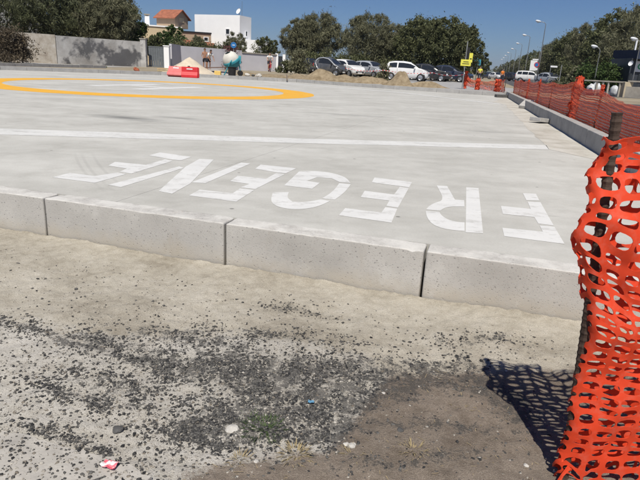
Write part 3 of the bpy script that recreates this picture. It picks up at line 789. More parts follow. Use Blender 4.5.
def bundle(parent, p, z0, z1, r, mat=NETF, seed=0.0, lean=(0, 0)):
    """net gathered in folds round a post"""
    mb = MB(); m = 26; n_ = 22; V = []; Fc = []
    for k in range(m + 1):
        t = k / m
        for j in range(n_):
            a = 2 * math.pi * j / n_
            rr = r * (0.75 + 0.45 * noise.noise(Vector((math.cos(a) * 2.2, math.sin(a) * 2.2, t * 9 + seed))) + 0.25 * math.sin(a * 7 + t * 8 + seed)) * (0.75 + .35 * math.sin(t * 9 + seed) ** 2)
            V.append((p.x + lean[0] * t + rr * math.cos(a), p.y + lean[1] * t + rr * math.sin(a), z0 + (z1 - z0) * t + .03 * noise.noise(Vector((a, t * 5, seed)))))
    for k in range(m):
        for j in range(n_):
            if (k * 7 + j * 5) % 6 == 0 and 0 < k < m - 1: continue      # gaps between the gathered strands
            a, b = k * n_ + j, k * n_ + (j + 1) % n_; Fc.append((a, b, b + n_, a + n_))
    o = np_mesh('gathered_net', np.array(V), np.array(Fc), mat, parent, smooth=True)
    return o
def kl(t, off=0.2): return RC + rd * t - rn * off                   # point along the side kerb, off metres outside it
kt = lambda px, py: (Vector(G(px, py, 0.2).xy) - RC).dot(rd)
side = thing('safety_fence', 'long sagging orange net fence along the outside of the side kerb', 'fence')
fp = [kl(t, 0.22) for t in (0.7, 3.4, 5.75, 7.7, 10.3, 12.6, 15.4, 18.0, 20.6)]
ftop = [0.66, 0.55, 0.66, 0.74, 0.70, 0.70, 0.68, 0.69, 0.66]; fbot = [0.08] * 9
# keep the net's own posts: thin rods, one wrapped thick with gathered net
for k, p in enumerate(fp):
    mb = MB(); mb.tube([(p.x - .02, p.y, GZ - .1), (p.x + .01, p.y + .02, ftop[k] + 0.05)], 0.011, 8); mb.build('post', RUST, side)
fence_net('net', fp, ftop, fbot, side, 0.052, 20, 0.05, NETF, (0.33, 0.235), 0.03, 2.0)
bundle(side, kl(7.7, 0.22), 0.06, 0.82, 0.085, NETF, 1.0, (0.06, 0.02))
bundle(side, kl(5.75, 0.22), 0.60, 0.72, 0.028, NETF, 5.0)
bundle(side, kl(12.6, 0.22), 0.06, 0.74, 0.025, NETF, 7.0); bundle(side, kl(15.4, 0.22), 0.06, 0.73, 0.03, NETF, 9.0)
# ---- the crosswise fence at the far corner
cross = thing('safety_fence', 'slack orange net fence across the path behind the far corner', 'fence')
cp = [Vector(GX(x, Y).xy) for x, Y in ((505, 24.5), (498, 27.0), (478, 28.5), (465.5, 29.0))]
ct = [0.66, 0.62, 0.52, 0.72]; cb = [0.06, 0.07, 0.10, 0.22]
for k, p in enumerate(cp):
    mb = MB(); mb.tube([(p.x, p.y, GZ - .1), (p.x + .02, p.y, ct[k] + 0.12)], 0.014, 8); mb.build('post', RUST, cross)
fence_net('net', cp, ct, cb, cross, 0.08, 12, 0.09, NETF, (0.36, 0.30), 0.08, 6.0)
bundle(cross, cp[3], 0.08, 0.92, 0.09, NETF, 2.0); bundle(cross, cp[2], 0.06, 0.62, 0.12, NETF, 4.0); bundle(cross, cp[1], 0.06, 0.62, 0.16, NETF, 6.0)

# ---- rubble on the pad edge
M_BLOCK = simple('grey_tile', (0.40, 0.39, 0.37), 0.9, 0.15, 12, bump=0.004)
def slab_piece(p, d, rz, tilt, label, name, mat=M_BLOCK):
    mb = MB(); mb.box((0, 0, 0), d); o = mb.build(name, mat, None, bevel=0.008)
    o.location = (p.x, p.y, d[2] / 2 + abs(math.sin(tilt)) * d[0] / 2 + 0.006); o.rotation_euler = (0, tilt, rz)
    return tag(o, label, 'rubble')
slab_piece(G(526, 108.5), (0.42, 0.26, 0.07), 0.9, -0.35, 'tilted grey concrete tile leaning on the side kerb, farther piece', 'broken_tile')
slab_piece(G(541, 123), (0.34, 0.24, 0.07), 0.5, 0.08, 'flat grey concrete block lying by the side kerb, nearer piece', 'concrete_block')
slab_piece(G(501, 97.5), (0.45, 0.2, 0.10), 0.2, 0.0, 'dark grey block in the far corner of the pad', 'concrete_block', M_DROCK)

# ================================================================== heaps of soil and sand behind the far kerb
def heap(c, rx, ry, h, mat, name, label, cat, seed=0.0, power=1.0, rough=0.12, pointed=False, rz=0.0, kind=None):
    n_ = 40; m = 14; V = [(0, 0, h)]; Fc = []
    for k in range(1, m + 1):
        t = k / m
        for j in range(n_):
            a = 2 * math.pi * j / n_
            q = 1 + rough * 1.6 * noise.noise(Vector((math.cos(a) * 1.5, math.sin(a) * 1.5, seed)))
            zz = h * ((1 - t) ** power if pointed else (0.5 + 0.5 * math.cos(math.pi * t)) ** power)
            zz += h * rough * noise.noise(Vector((math.cos(a) * t * 3, math.sin(a) * t * 3, seed + 5))) * (1 - t)
            V.append((rx * t * q * math.cos(a), ry * t * q * math.sin(a), zz if k < m else -0.08))
    for j in range(n_): Fc.append((0, 1 + j, 1 + (j + 1) % n_))
    me = bpy.data.meshes.new(name)
    for k in range(m - 1):
        for j in range(n_):
            a, b = 1 + k * n_ + j, 1 + k * n_ + (j + 1) % n_; Fc.append((a, a + n_, b + n_, b))
    me.from_pydata(V, [], Fc); me.polygons.foreach_set('use_smooth', [True] * len(me.polygons))
    o = obj(name, me, mat, None, (c[0], c[1], GZ)); o.rotation_euler.z = rz
    return tag(o, label, cat, kind=kind)
def hp_(x, Y): return GX(x, Y)
sp = hp_(190, 30.0)
heap(sp, 1.55, 1.3, 0.86, SAND, 'sand_pile', 'pale conical pile of sand behind the red barriers', 'sand', 1.0, 1.15, 0.10, True)
soil = [(402, 28.5, 0.85, .7, .68, 'pointed brown soil heap in front of the white hatchback'),
        (322, 31.5, 1.6, .8, .56, 'long brown soil heap in front of the grey two seater car'),
        (345, 31.0, 1.4, .7, .36, 'low brown soil heap in front of the white car beside the two seater'),
        (372, 30.0, 1.4, .7, .38, 'low soil heap left of the pointed heap'),
        (428, 28.5, 1.3, .7, .28, 'flat soil heap right of the pointed heap'),
        (300, 33.0, 1.5, .8, .22, 'low soil heap at the foot of the grey green bush'),
        (272, 34.0, 1.6, .9, .16, 'low sandy heap below the cyclist'),
        (248, 34.0, 1.2, .8, .22, 'rubble strewn sandy heap right of the cement mixer')]
for k, (x, Y, rx, ry, h, lb) in enumerate(soil): heap(hp_(x, Y), rx, ry, h, HEAP, 'soil_heap', lb, 'soil', k * 3.1, 0.9, 0.36); 
for o in [o for o in C.objects if o.name.startswith('soil_heap')]: o['group'] = 'soil heaps behind the far kerb'
heap(hp_(214, 33.0), 1.3, .7, .28, simple('rubble_grey', (0.33, 0.31, 0.29), 0.95, 0.25, 3), 'rubble_heap', 'grey rubble heap between the sand pile and the mixer', 'rubble', 33, .9, .3)
for k, (x, Y, s, mt, lb) in enumerate([(247, 31.3, .16, M_ROCK, 'pale lump of rubble nearest the cement mixer'), (259, 31.0, .18, M_ROCK, 'pale lump of rubble halfway to the cyclist'), (253, 31.6, .10, M_DROCK, 'dark lump of rubble between two pale ones')]):
    bm = bmesh.new(); bmesh.ops.create_icosphere(bm, subdivisions=2, radius=s)
    for q in bm.verts: q.co *= 1 + 0.5 * noise.noise(q.co * 5 + Vector((k * 7, 0, 0))); q.co.z *= .6
    me = bpy.data.meshes.new('rubble_lump'); bm.to_mesh(me); bm.free(); p = hp_(x, Y)
    tag(obj('rubble_lump', me, mt, None, (p.x, p.y, GZ + s * .25 + .06)), lb, 'rubble')
# plank leaning on the far kerb, brown rag on the kerb at the left
mb = MB(); mb.box((0, 0, 0), (0.06, 0.9, 0.025)); o = mb.build('wooden_stake', simple('old_wood', (0.20, 0.16, 0.12), .9, .3, 20), None)
p = G(288, 81.5); o.location = (p.x, 27.0, 0.20); o.rotation_euler = (0.30, 0.5, 0.25); tag(o, 'short dark stake leaning over the far kerb', 'stake')
bm = bmesh.new(); bmesh.ops.create_icosphere(bm, subdivisions=3, radius=.14)
for q in bm.verts: q.co *= 1 + 0.7 * noise.noise(q.co * 7); q.co.z *= .8
me = bpy.data.meshes.new('rag'); bm.to_mesh(me); bm.free(); p = GX(136, 28.5)
tag(obj('rag', me, simple('rust_rag', (0.30, 0.09, 0.045), .9, .4, 14), None, (p.x, p.y, GZ + .12)), 'rust brown crumpled rag on the ground by the far kerb', 'rag')

# ================================================================== trees and bushes
def leaf_mat(name, lo, hi, tr=0.25):
    n = N(name); g = n.n('ShaderNodeNewGeometry'); oi = n.n('ShaderNodeObjectInfo')
    c = n.ramp(g.outputs['Random Per Island'], [(0.0, lo), (0.75, hi), (1.0, tuple(min(1, x * 1.5) for x in hi))])
    big = n.noise(n.coord(), 0.9, 4)
    c = n.mix(n.mul(n.step(big, .4, .65), .35), c, tuple(x * 0.8 + 0.012 for x in lo))
    n.col(c); n.rough(0.6, 0.25)
    t = n.n('ShaderNodeBsdfTranslucent'); n.l(c, t.inputs[0]); mx = n.n('ShaderNodeMixShader'); mx.inputs[0].default_value = tr
    n.l(n.b.outputs[0], mx.inputs[1]); n.l(t.outputs[0], mx.inputs[2]); n.l(mx.outputs[0], n.t.nodes['Material Output'].inputs[0])
    return n.m
L_PINE = leaf_mat('pine_needles', (0.058, 0.068, 0.036), (0.145, 0.155, 0.078), .32)
L_TAM = leaf_mat('tamarisk_leaves', (0.105, 0.108, 0.062), (0.23, 0.225, 0.135), .35)
L_OAK = leaf_mat('holm_oak_leaves', (0.062, 0.074, 0.034), (0.16, 0.168, 0.078), .34)
L_GREEN = leaf_mat('garden_leaves', (0.030, 0.055, 0.014), (0.075, 0.115, 0.032))
L_DRYB = leaf_mat('dry_brush', (0.070, 0.055, 0.036), (0.15, 0.12, 0.08))
L_PINK = leaf_mat('flowering_leaves', (0.06, 0.05, 0.035), (0.20, 0.07, 0.08))
BARK = simple('bark', (0.10, 0.08, 0.062), 0.9, 0.35, 8, bump=0.03)
def leaf_cloud(name, centers, radii, per, size, mat, parent, squash=0.8, stretch=1.0, up=0.0):
    """leaf-sized faces spread through clumps"""
    n_ = len(centers) * per
    cen = np.repeat(np.array(centers), per, 0); rad = np.repeat(np.array(radii), per)
    d = rng.normal(0, .55, (n_, 3)); ln = np.linalg.norm(d, axis=1); d *= np.minimum(1, 1.7 / np.maximum(ln, .01))[:, None]
    st_ = np.repeat(rng.normal(0, 1, (len(centers), 3)), per, 0); d += st_ * (rng.normal(0, .45, n_))[:, None]; d[:, 2] *= squash
    P = cen + d * rad[:, None]
    A = rng.normal(0, 1, (n_, 3)); A[:, 2] += up; A /= np.linalg.norm(A, axis=1)[:, None]
    B = rng.normal(0, 1, (n_, 3)); B -= A * (A * B).sum(1)[:, None]; B /= np.linalg.norm(B, axis=1)[:, None]
    s = size * rng.uniform(0.6, 1.4, n_)[:, None]
    q = np.stack([P - A * s * stretch, P + B * s * (.5 if stretch < 1.5 else .26), P + A * s * stretch, P - B * s * (.5 if stretch < 1.5 else .26)], 1).reshape(-1, 3)
    return np_mesh(name, q, np.arange(n_ * 4).reshape(-1, 4), mat, parent)
def tree(x, Y, h, w_, label, mat, dpt=None, base=0.28, clumps=60, per=130, leaf=0.11, name='tree', lean=0.0, trunk=0.14, up=0.0, shape='round', group=None, cat='tree', multi=3):
    """x: column of the trunk in the photo; h, w_: metres"""
    p = GX(x, Y); t = thing(name, label, cat, p, 0, group); dpt = dpt or w_ * 0.8
    sd = random.random() * 90; mb = MB(); cen = []; rad = []; clumps = int(clumps * 1.9); per = int(per * .62)
    fork = h * base * random.uniform(.6, .9)
    tips = []
    for k in range(multi):
        a = 2 * math.pi * (k + random.random() * .6) / multi
        tp = Vector((lean * h * .5 + math.cos(a) * w_ * .27, math.sin(a) * dpt * .27, h * random.uniform(.66, .82)))
        md = Vector((lean * h * .2 + math.cos(a) * w_ * .10, math.sin(a) * dpt * .1, h * .48))
        mb.tube([(0, 0, -0.1), (lean * .1 * h, 0, fork), md, tp], [trunk, trunk * .8, trunk * .5, trunk * .12], 7); tips.append((md, tp))
        for q in range(4):
            a2 = random.uniform(0, 6.28); s = md.lerp(tp, random.random())
            e = s + Vector((math.cos(a2) * w_ * .2, math.sin(a2) * dpt * .2, h * random.uniform(.02, .15)))
            mb.tube([s, s.lerp(e, .5) + Vector((0, 0, .04 * h)), e], [trunk * .3, trunk * .2, trunk * .06], 5)
    mb.build('trunk', BARK, t, smooth=True)
    zc = h * (base + (1 - base) * .5); hz = h * (1 - base) * .5
    for k in range(clumps):
        while True:
            v = Vector((random.uniform(-1, 1), random.uniform(-1, 1), random.uniform(-1, 1)))
            if .15 < v.length < 1: break
        q = 1.0 + .32 * noise.noise(v * 1.6 + Vector((sd, 0, 0)))
        if shape == 'umbrella' and v.z < -.2: v.z *= .4
        if shape == 'wide': v.x *= 1.0; v.z = abs(v.z) ** .8 * math.copysign(1, v.z)
        c = Vector((lean * h * .45 + v.x * w_ * .5 * q, v.y * dpt * .5 * q, zc + v.z * hz * q))
        r = (.055 + .10 * random.random() ** 1.5) * min(w_, 2 * hz) * (1.2 - .4 * v.length)
        cen.append(tuple(c)); rad.append(r)
    # a few wisps that stick out
    for k in range(clumps // 2):
        a = random.uniform(0, 6.28); e = random.uniform(-.1, 1.3); v = Vector((math.cos(a) * math.cos(e), math.sin(a) * math.cos(e), math.sin(e)))
        q = 1.02 + .18 * random.random()
        cen.append((lean * h * .45 + v.x * w_ * .5 * q, v.y * dpt * .5 * q, zc + v.z * hz * q)); rad.append(random.uniform(.025, .06) * min(w_, 2 * hz))
    wispy = mat in (L_TAM, L_PINE)
    leaf_cloud('crown', cen, rad, int(per * (1.5 if wispy else 1.2)), leaf * (.85 if wispy else .9), mat, t, .95, 1.9 if wispy else 1.1, max(up, .9) if wispy else up)
    return t
def bush(x, Y, h, w_, label, mat, name='bush', per=110, clumps=22, leaf=0.08, group=None):
    p = GX(x, Y); t = thing(name, label, 'bush', p, 0, group); cen = []; rad = []; mb = MB()
    for k in range(5):
        a = random.uniform(0, 6.28); mb.tube([(0, 0, -.05), (math.cos(a) * w_ * .15, math.sin(a) * w_ * .15, h * .4), (math.cos(a) * w_ * .3, math.sin(a) * w_ * .3, h * .8)], [.03, .02, .008], 5)
    mb.build('stem', BARK, t)
    for k in range(clumps):
        v = Vector((random.gauss(0, .4), random.gauss(0, .4), random.random()))
        s = 1 - .55 * v.z
        cen.append((v.x * w_ * .6 * s, v.y * w_ * .5 * s, h * (.08 + .82 * v.z))); rad.append(min(w_, h) * random.uniform(.12, .24))
    leaf_cloud('foliage', cen, rad, per, leaf, mat, t)
    return t
gL, gM, gR = 'trees behind the stained wall', 'trees round the car park', 'trees lining the avenue'
# behind the stained wall, left
for (x, Y, h, w_, lb, m) in [
    (4, 44, 5.2, 5.6, 'dark pine tree at the left edge above the brown bush', L_PINE),
    (58, 47, 5.4, 5.6, 'wide dark pine tree behind the pale part of the stained wall', L_PINE),
    (84, 49, 6.2, 5.2, 'tallest dark tree behind the middle of the stained wall', L_PINE),
    (110, 47, 5.6, 4.2, 'dark olive tree behind the dark stains of the wall', L_TAM),
    (128, 50, 4.6, 2.8, 'small bright green tree by the end of the stained wall', L_GREEN)]:
    tree(x, Y, h, w_, lb, m, base=.18, clumps=85, per=110, leaf=.10, group=gL)
for (x, Y, h, w_, lb, m) in [
    (163, 56, 2.9, 2.4, 'round green garden tree above the metal gate', L_GREEN),
    (175, 57, 3.6, 2.2, 'taller green garden tree in front of the red roofed house', L_GREEN),
    (199, 60, 2.9, 1.5, 'little grey green tree in front of the orange tiles', L_TAM),
    (155, 53, 2.4, 1.9, 'dark low garden tree directly behind the gate', L_OAK),
    (235, 62, 3.5, 2.2, 'small garden tree with grey leaves behind the blue sign', L_TAM),
    (266, 66, 3.4, 2.6, 'dark round tree right of the white house', L_OAK)]:
    tree(x, Y, h, w_, lb, m, base=.22, clumps=36, per=90, leaf=.09, trunk=.07, group='garden trees behind the white wall')
bush(231, 55.0, 2.3, 1.6, 'reddish flowering bush over the white wall by the cement mixer', L_PINK)
# round the car park
for (x, Y, h, w_, lb, m, cl) in [
    (299, 62, 5.1, 3.5, 'grey green tamarisk left of the grey two seater', L_TAM, 80),
    (317, 62, 5.6, 4.4, 'tall grey green tamarisk behind the grey two seater', L_TAM, 90),
    (368, 60, 5.6, 5.2, 'broad grey tamarisk behind the white cars', L_TAM, 100),
    (393, 63, 5.0, 3.4, 'leaning grey green tree above the white hatchback', L_TAM, 70),
    (418, 58, 5.3, 5.0, 'dense dark green tree behind the white hatchback', L_OAK, 100),
    (440, 56, 5.4, 4.4, 'dark bushy tree in the middle of the clump by the yellow sign', L_OAK, 90),
    (458, 58, 5.0, 3.6, 'dark tree at the end of the clump next to the yellow sign', L_OAK, 75)]:
    tree(x, Y, h, w_, lb, m, base=.12 if m is L_TAM else .05, clumps=cl, per=120, leaf=.10, up=.6, group=gM)
tree(477.5, 110, 4.6, 3.4, 'distant tree beyond the orange cross fence', L_OAK, base=.1, clumps=40, per=90, leaf=.16, group=gM)
for k, (x, lb) in enumerate(((318, 'dark shrub behind the grey two seater'), (338, 'dark shrub behind the gap right of the two seater'), (357, 'dark shrub between the white car and the silver nose'), (378, 'dark shrub left of the white hatchback'), (397, 'dark shrub behind the rear of the white hatchback'), (436, 'dark shrub behind the black car beside the hatchback'), (456, 'dark shrub at the end of the tree clump'))):
    bush(x, 57.5 + (k % 2) * 2, 2.1, 3.4, lb, L_OAK, clumps=30, per=90, leaf=.11, group='dark shrubs under the car park trees')
bush(383, 42, 1.15, .9, 'small dry bush by the tape stake left of the hatchback', L_TAM)
bush(299, 46, 2.0, 1.6, 'grey green bush left of the dark parked car', L_TAM, clumps=30)
bush(287, 52, 1.1, 1.6, 'low green bush beside the white gate post', L_OAK)
bush(8, 35.2, 2.1, 2.4, 'dry brown bush at the end of the stained wall', L_DRYB, clumps=44, per=160, leaf=.06)
bush(22, 36.2, 1.7, 1.3, 'smaller dry brown bush against the stained wall', L_DRYB, clumps=24, per=140, leaf=.06)
# lining the avenue, right
avenue = [(634, 50, 6.4, 6.0, 'tall dark tree behind the kiosk at the right edge'), (613, 62, 7.4, 6.4, 'tallest dark tree of the avenue, left of the kiosk'),
          (600, 70, 7.2, 5.6, 'dark tree behind the short street lamp'), (586, 76, 7.3, 6.0, 'broad dark tree left of the short street lamp'),
          (572, 90, 7.4, 6.4, 'dark tree above the silver car'), (561, 104, 7.2, 6.6, 'dark tree above the small white sign'),
          (550, 122, 7.4, 7.0, 'dark tree behind the second tall street lamp'), (541, 142, 7.2, 7.4, 'dark tree above the white off road car'),
          (532, 168, 7.2, 8.0, 'distant avenue tree behind the white banner'), (524, 200, 7.2, 9.0, 'distant avenue tree left of the banner'),
          (517, 240, 7.4, 10., 'more distant avenue tree, third from the end of the row'), (510, 300, 7.4, 12., 'far avenue tree, second from the end of the row'), (503, 390, 7.4, 14., 'farthest tree at the end of the avenue row')]
for k, (x, Y, h, w_, lb) in enumerate(avenue):
    tree(x, Y, h, w_, lb, L_OAK if k % 3 else L_TAM, base=.06, clumps=80 if k < 7 else 40, per=110 if k < 7 else 70, leaf=.11 + .0008 * (Y - 50), group=gR)
bush(588, 46, 1.9, 2.6, 'bright green shrub under the short street lamp', L_GREEN, clumps=34, leaf=.09)
bush(606, 44, 2.1, 2.8, 'broad green shrub behind the low concrete railing', L_GREEN, clumps=36, leaf=.09)
bush(576, 52, 1.7, 2.2, 'spiky grey green shrub at the left end of the railing', L_TAM, clumps=26, leaf=.14)
bush(566, 60, 2.2, 3.0, 'dark shrub between the silver car and the railing', L_OAK, clumps=30, leaf=.1)

# ================================================================== walls and houses, left
n = N('stained_plaster'); v = n.coord(); f = n.noise(v, .8, 5, .65); g_ = n.noise(n.coord((.55, .55, .5), (0, .5, 0)), 1.1, 6, .6)
c = n.ramp(f, [(.32, (.30, .285, .265)), (.55, (.45, .44, .42)), (.7, (.55, .54, .52))])
n.col(n.mix(n.mul(n.step(g_, .46, .53), .88), c, (.085, .085, .09))); n.rough(.95, .1); n.bump(n.noise(v, 12, 5), .5, .02); STAINED = n.m
n = N('bare_plaster'); v = n.coord(); f = n.noise(v, 1.5, 6, .7)
n.col(n.ramp(f, [(.3, (.25, .21, .17)), (.5, (.42, .38, .32)), (.7, (.55, .53, .49))])); n.rough(.95, .1); n.bump(f, .6, .03); BARE = n.m
LILAC = simple('lilac_white_render', (.56, .55, .58), .9, .06, .8)
WHITEW = simple('white_render', (.87, .87, .86), .9, .04, .8)
BEIGE = simple('beige_render', (.56, .45, .29), .9, .08, .8)
TAUPE = simple('taupe_render', (.40, .30, .21), .9, .1, .8)
TILE = simple('terracotta_tiles', (.32, .12, .07), .85, .3, 2.5, bump=.03)
GREYM = simple('grey_painted_metal', (.16, .175, .185), .6, .1, 4, metal=.2)
DARKM = simple('dark_metal', (.03, .03, .032), .5, .2, 8, metal=.3)
GLASS = simple('dark_glass', (.02, .023, .027), .08, .1, 2, spec=.6)
CONC = simple('old_concrete', (.36, .33, .28), .92, .22, 2.5, bump=.01)
def wall_seg(mb, p, q, h, th, z0=GZ - .1):
    d = (q - p); c = (p + q) / 2; mb.box((c.x, c.y, z0 + (h + .1) / 2), (d.length, th, h + .1), math.atan2(d.y, d.x))
w0, w1, w2 = GX(-25, 38.0).xy, GX(57, 40.5).xy, GX(143, 45.2).xy
t = thing('garden_wall', 'grey plastered garden wall with dark stains at the left', 'wall')
mb = MB(); wall_seg(mb, w0, w1, 1.92, .22); mb.build('wall_panel', BARE, t)['label'] = 'bare patchy brown plaster end of the wall'
mb = MB(); wall_seg(mb, w1 + (w2 - w1).normalized() * .02, w2, 1.88, .2); mb.build('wall_panel', STAINED, t)['label'] = 'grey plaster panel with black stains'
mb = MB(); mb.box((w2.x + .12, w2.y, GZ + 1.02), (.42, .42, 2.08)); pl = mb.build('pillar', STAINED, t, bevel=.01)
mb = MB(); mb.box((w2.x + .12, w2.y, GZ + 2.10), (.5, .5, .08)); mb.build('cap', CONC, pl)
# gate
g0, g1 = GX(149, 46.2).xy, GX(165, 46.6).xy
t = thing('sliding_gate', 'grey sheet metal gate between two pillars', 'gate')
d = (g1 - g0); L = d.length; a = math.atan2(d.y, d.x)
for k in range(7):
    c = g0 + d * ((k + .5) / 7); mb = MB(); mb.box((c.x, c.y, GZ + .82), (L / 7 - .012, .04, 1.5), a); mb.build('panel', GREYM, t)
for z in (.07, 1.58): mb = MB(); c = (g0 + g1) / 2; mb.box((c.x, c.y - .002, GZ + z), (L, .07, .07), a); mb.build('rail', GREYM, t)
c = GX(167.5, 46.5); t = thing('gate_pillar', 'white pillar right of the metal gate', 'pillar', c)
mb = MB(); mb.box((0, 0, .8), (.42, .42, 1.7)); mb.build('shaft', WHITEW, t, bevel=.01); mb = MB(); mb.box((0, 0, 1.69), (.5, .5, .07)); mb.build('cap', WHITEW, t)
# white wall
t = thing('garden_wall', 'long lilac white garden wall behind the sand pile and the cyclist', 'wall')
q0, q1, q2, q3 = GX(171, 47.4).xy, GX(180, 50.5).xy, GX(241, 56.5).xy, GX(276, 60.0).xy
for k, (p, q, h) in enumerate([(q0, q1, 1.9), (q1, q2, 1.85), (q2, q3, 1.62)]):
    mb = MB(); wall_seg(mb, p, q - (q - p).normalized() * .01, h, .2); wp = mb.build('wall_panel', LILAC, t)
    if k == 2:
        d = q - p; c = (p + q) / 2; mb = MB(); mb.box((c.x, c.y, GZ + h + .05), (d.length, .34, .1), math.atan2(d.y, d.x)); mb.build('coping', CONC, wp)
t = thing('garden_gate', 'narrow dark metal garden gate with white posts right of the cyclist', 'gate')
p0, p1 = GX(276.5, 60.0), GX(282.5, 60.2)
for p, h in ((p0, 1.8), (p1 + Vector((.12, 0, 0)), 1.75)):
    mb = MB(); mb.box((p.x, p.y, GZ + h / 2), (.28, .28, h)); mb.build('post', WHITEW, t)
for k in range(5):
    x = p0.x + .17 + (p1.x - p0.x - .2) * (k + .5) / 5; mb = MB(); mb.box((x, 60.05, GZ + .8), (.075, .03, 1.5)); mb.build('bar', DARKM, t)
for z in (.1, .75, 1.5): mb = MB(); mb.box(((p0.x + p1.x) / 2 + .06, 60.08, GZ + z), (p1.x - p0.x - .15, .03, .06)); mb.build('rail', DARKM, t)
t = thing('garden_wall', 'short white wall half hidden by the bush beside the garden gate', 'wall')
mb = MB(); wall_seg(mb, GX(285, 60.3).xy, GX(306, 63).xy, 1.25, .2); mb.build('wall_panel', WHITEW, t)
# hedge on the white wall
t = thing('hedge', 'dark clipped hedge rising behind the white garden wall', 'hedge', GX(205, 55)); cen = []; rad = []
hl0, hl1 = GX(172, 52).xy, GX(240, 59.5).xy; o0 = GX(205, 55).xy
for k in range(46):
    q = hl0.lerp(hl1, k / 45) - o0
    for z in (.5, 1.2, 1.95): cen.append((q.x + random.gauss(0, .08), q.y + .5, z + random.gauss(0, .06))); rad.append(.42)
leaf_cloud('foliage', cen, rad, 70, .09, L_OAK, t)
for k in range(8): mb = MB(); q = hl0.lerp(hl1, (k + .5) / 8) - o0; mb.tube([(q.x, q.y + .5, -.05), (q.x, q.y + .5, 1.4)], .04, 6); mb.build('stem', BARK, t)
def rot_mb(mb, c, a):
    ca, sa = math.cos(a), math.sin(a); mb.v = [(c[0] + (x - c[0]) * ca - (y - c[1]) * sa, c[1] + (x - c[0]) * sa + (y - c[1]) * ca, z) for x, y, z in mb.v]
def house_frame(pa, Ya, pb, Yb):
    A, B = GX(pa, Ya).xy, GX(pb, Yb).xy; d = (B - A); return A, d.length, math.atan2(d.y, d.x)
def win(parent, x, z, w_, h, y=0, side=0, frame=WHITEW, glass=GLASS):
    """window on the front (y = wall plane), frame proud of the wall, pane in it"""
    mb = MB()
    def bx(cx, cz, sx, sz, dy, th):
        if side == 0: mb.box((cx, y - dy, cz), (sx, th, sz))
        else: mb.box((y + dy, cx, cz), (th, sx, sz))
    for (cx, cz, sx, sz) in ((x, z + h / 2, w_ + .1, .08), (x, z - h / 2, w_ + .1, .08), (x - w_ / 2, z, .08, h - .08), (x + w_ / 2, z, .08, h - .08)): bx(cx, cz, sx, sz, .02, .06)
    f = mb.build('window', frame, parent); mb = MB(); bx(x, z, w_ - .08, h - .08, .004, .02); mb.build('pane', glass, f); return f
# white cubic house
A, L, a = house_frame(195.5, 74, 239.5, 71.8)
t = thing('house', 'white flat roofed cubic house with a tiny window', 'house', (A.x, A.y, GZ), a)
mb = MB(); mb.box((L / 2, 1.5, 3.0), (L, 3.0, 6.1)); wl = mb.build('wall', WHITEW, t)
mb = MB()
for (cx, cy, sx, sy) in ((L / 2, .1, L, .2), (L / 2, 2.9, L, .2), (.1, 1.5, .2, 2.6), (L - .1, 1.5, .2, 2.6)): mb.box((cx, cy, 6.13), (sx, sy, .16))
mb.build('parapet', WHITEW, t)
win(t, L * .74, 4.3, .55, .65); win(t, 1.7, 4.2, .5, .6, L, 1); 
mb = MB(); mb.lathe([(0, 0), (.32, .06), (.36, .12)], 14, (L - .5, .7, 6.7), (-.4, -1, .5)); dsh = mb.build('satellite_dish', WHITEW, t); mb = MB(); mb.tube([(L - .5, .75, 6.1), (L - .5, .75, 6.7)], .04, 6); mb.tube([(L - .2, .9, 6.1), (L - .2, .9, 7.9)], .02, 5); mb.build('mast', GREYM, t)
mb = MB(); mb.box((L + 1.25, 1.6, 1.7), (2.5, 2.6, 3.5)); mb.build('annex', WHITEW, t)
# beige house with tiled tower
A, L, a = house_frame(143, 66, 213, 69)
t = thing('house', 'beige house with a red tiled gable and a white chimney', 'house', (A.x, A.y, GZ), a)
mb = MB(); mb.box((2.2, 3, 2.05), (4.4, 6, 4.2)); mb.build('wall', BEIGE, t)
mb = MB(); mb.box((6.15, 3, 1.85), (3.5, 5.6, 3.8)); mb.build('wall', TAUPE, t)
mb = MB(); mb.box((2.2, 3, 4.22), (4.6, 6.2, .14)); mb.build('roof_edge', WHITEW, t)
mb = MB(); mb.box((6.15, 3, 3.83), (3.6, 5.8, .16)); mb.build('roof_edge', DARKM, t)['label'] = 'dark band along the flat roof'
# gable tower: ridge runs across the view
mb = MB(); x0, x1 = 2.5, 5.1; mb.box(((x0 + x1) / 2, 3.0, 4.85), (x1 - x0, 2.6, 1.2)); mb.add([(x1 + .002, 1.7, 5.45), (x1 + .002, 4.3, 5.45), (x1 + .002, 3.0, 6.2), (x1 - .1, 1.7, 5.45), (x1 - .1, 4.3, 5.45), (x1 - .1, 3.0, 6.2)], [(0, 1, 2), (3, 5, 4), (0, 3, 4, 1)]); rot_mb(mb, (3.8, 3.0), -.75); tw = mb.build('tower', TAUPE, t)
mb = MB()
for s in (-1, 1):
    e = 3.0 + s * 1.65
    mb.add([(x0 - .2, 3.0, 6.32), (x1 + .25, 3.0, 6.32), (x1 + .25, e, 5.30), (x0 - .2, e, 5.30), (x0 - .2, 3.0, 6.22), (x1 + .25, 3.0, 6.22), (x1 + .25, e, 5.20), (x0 - .2, e, 5.20)],
           [(0, 1, 2, 3), (4, 7, 6, 5), (0, 4, 5, 1), (1, 5, 6, 2), (2, 6, 7, 3), (3, 7, 4, 0)])
rot_mb(mb, (3.8, 3.0), -.75); rf = mb.build('roof', TILE, t); mb = MB(); mb.box((x1 + .02, 3.0, 5.15), (.04, .9, .5)); rot_mb(mb, (3.8, 3.0), -.75); mb.build('window', BEIGE, t)
mb = MB(); mb.box((.75, 1.2, 4.75), (.5, .5, 1.0)); ch = mb.build('chimney', WHITEW, t); mb = MB(); mb.box((.75, 1.2, 5.42), (.62, .62, .14)); mb.box((.75, 1.2, 5.3), (.3, .3, .14)); mb.build('chimney_cap', CONC, ch)
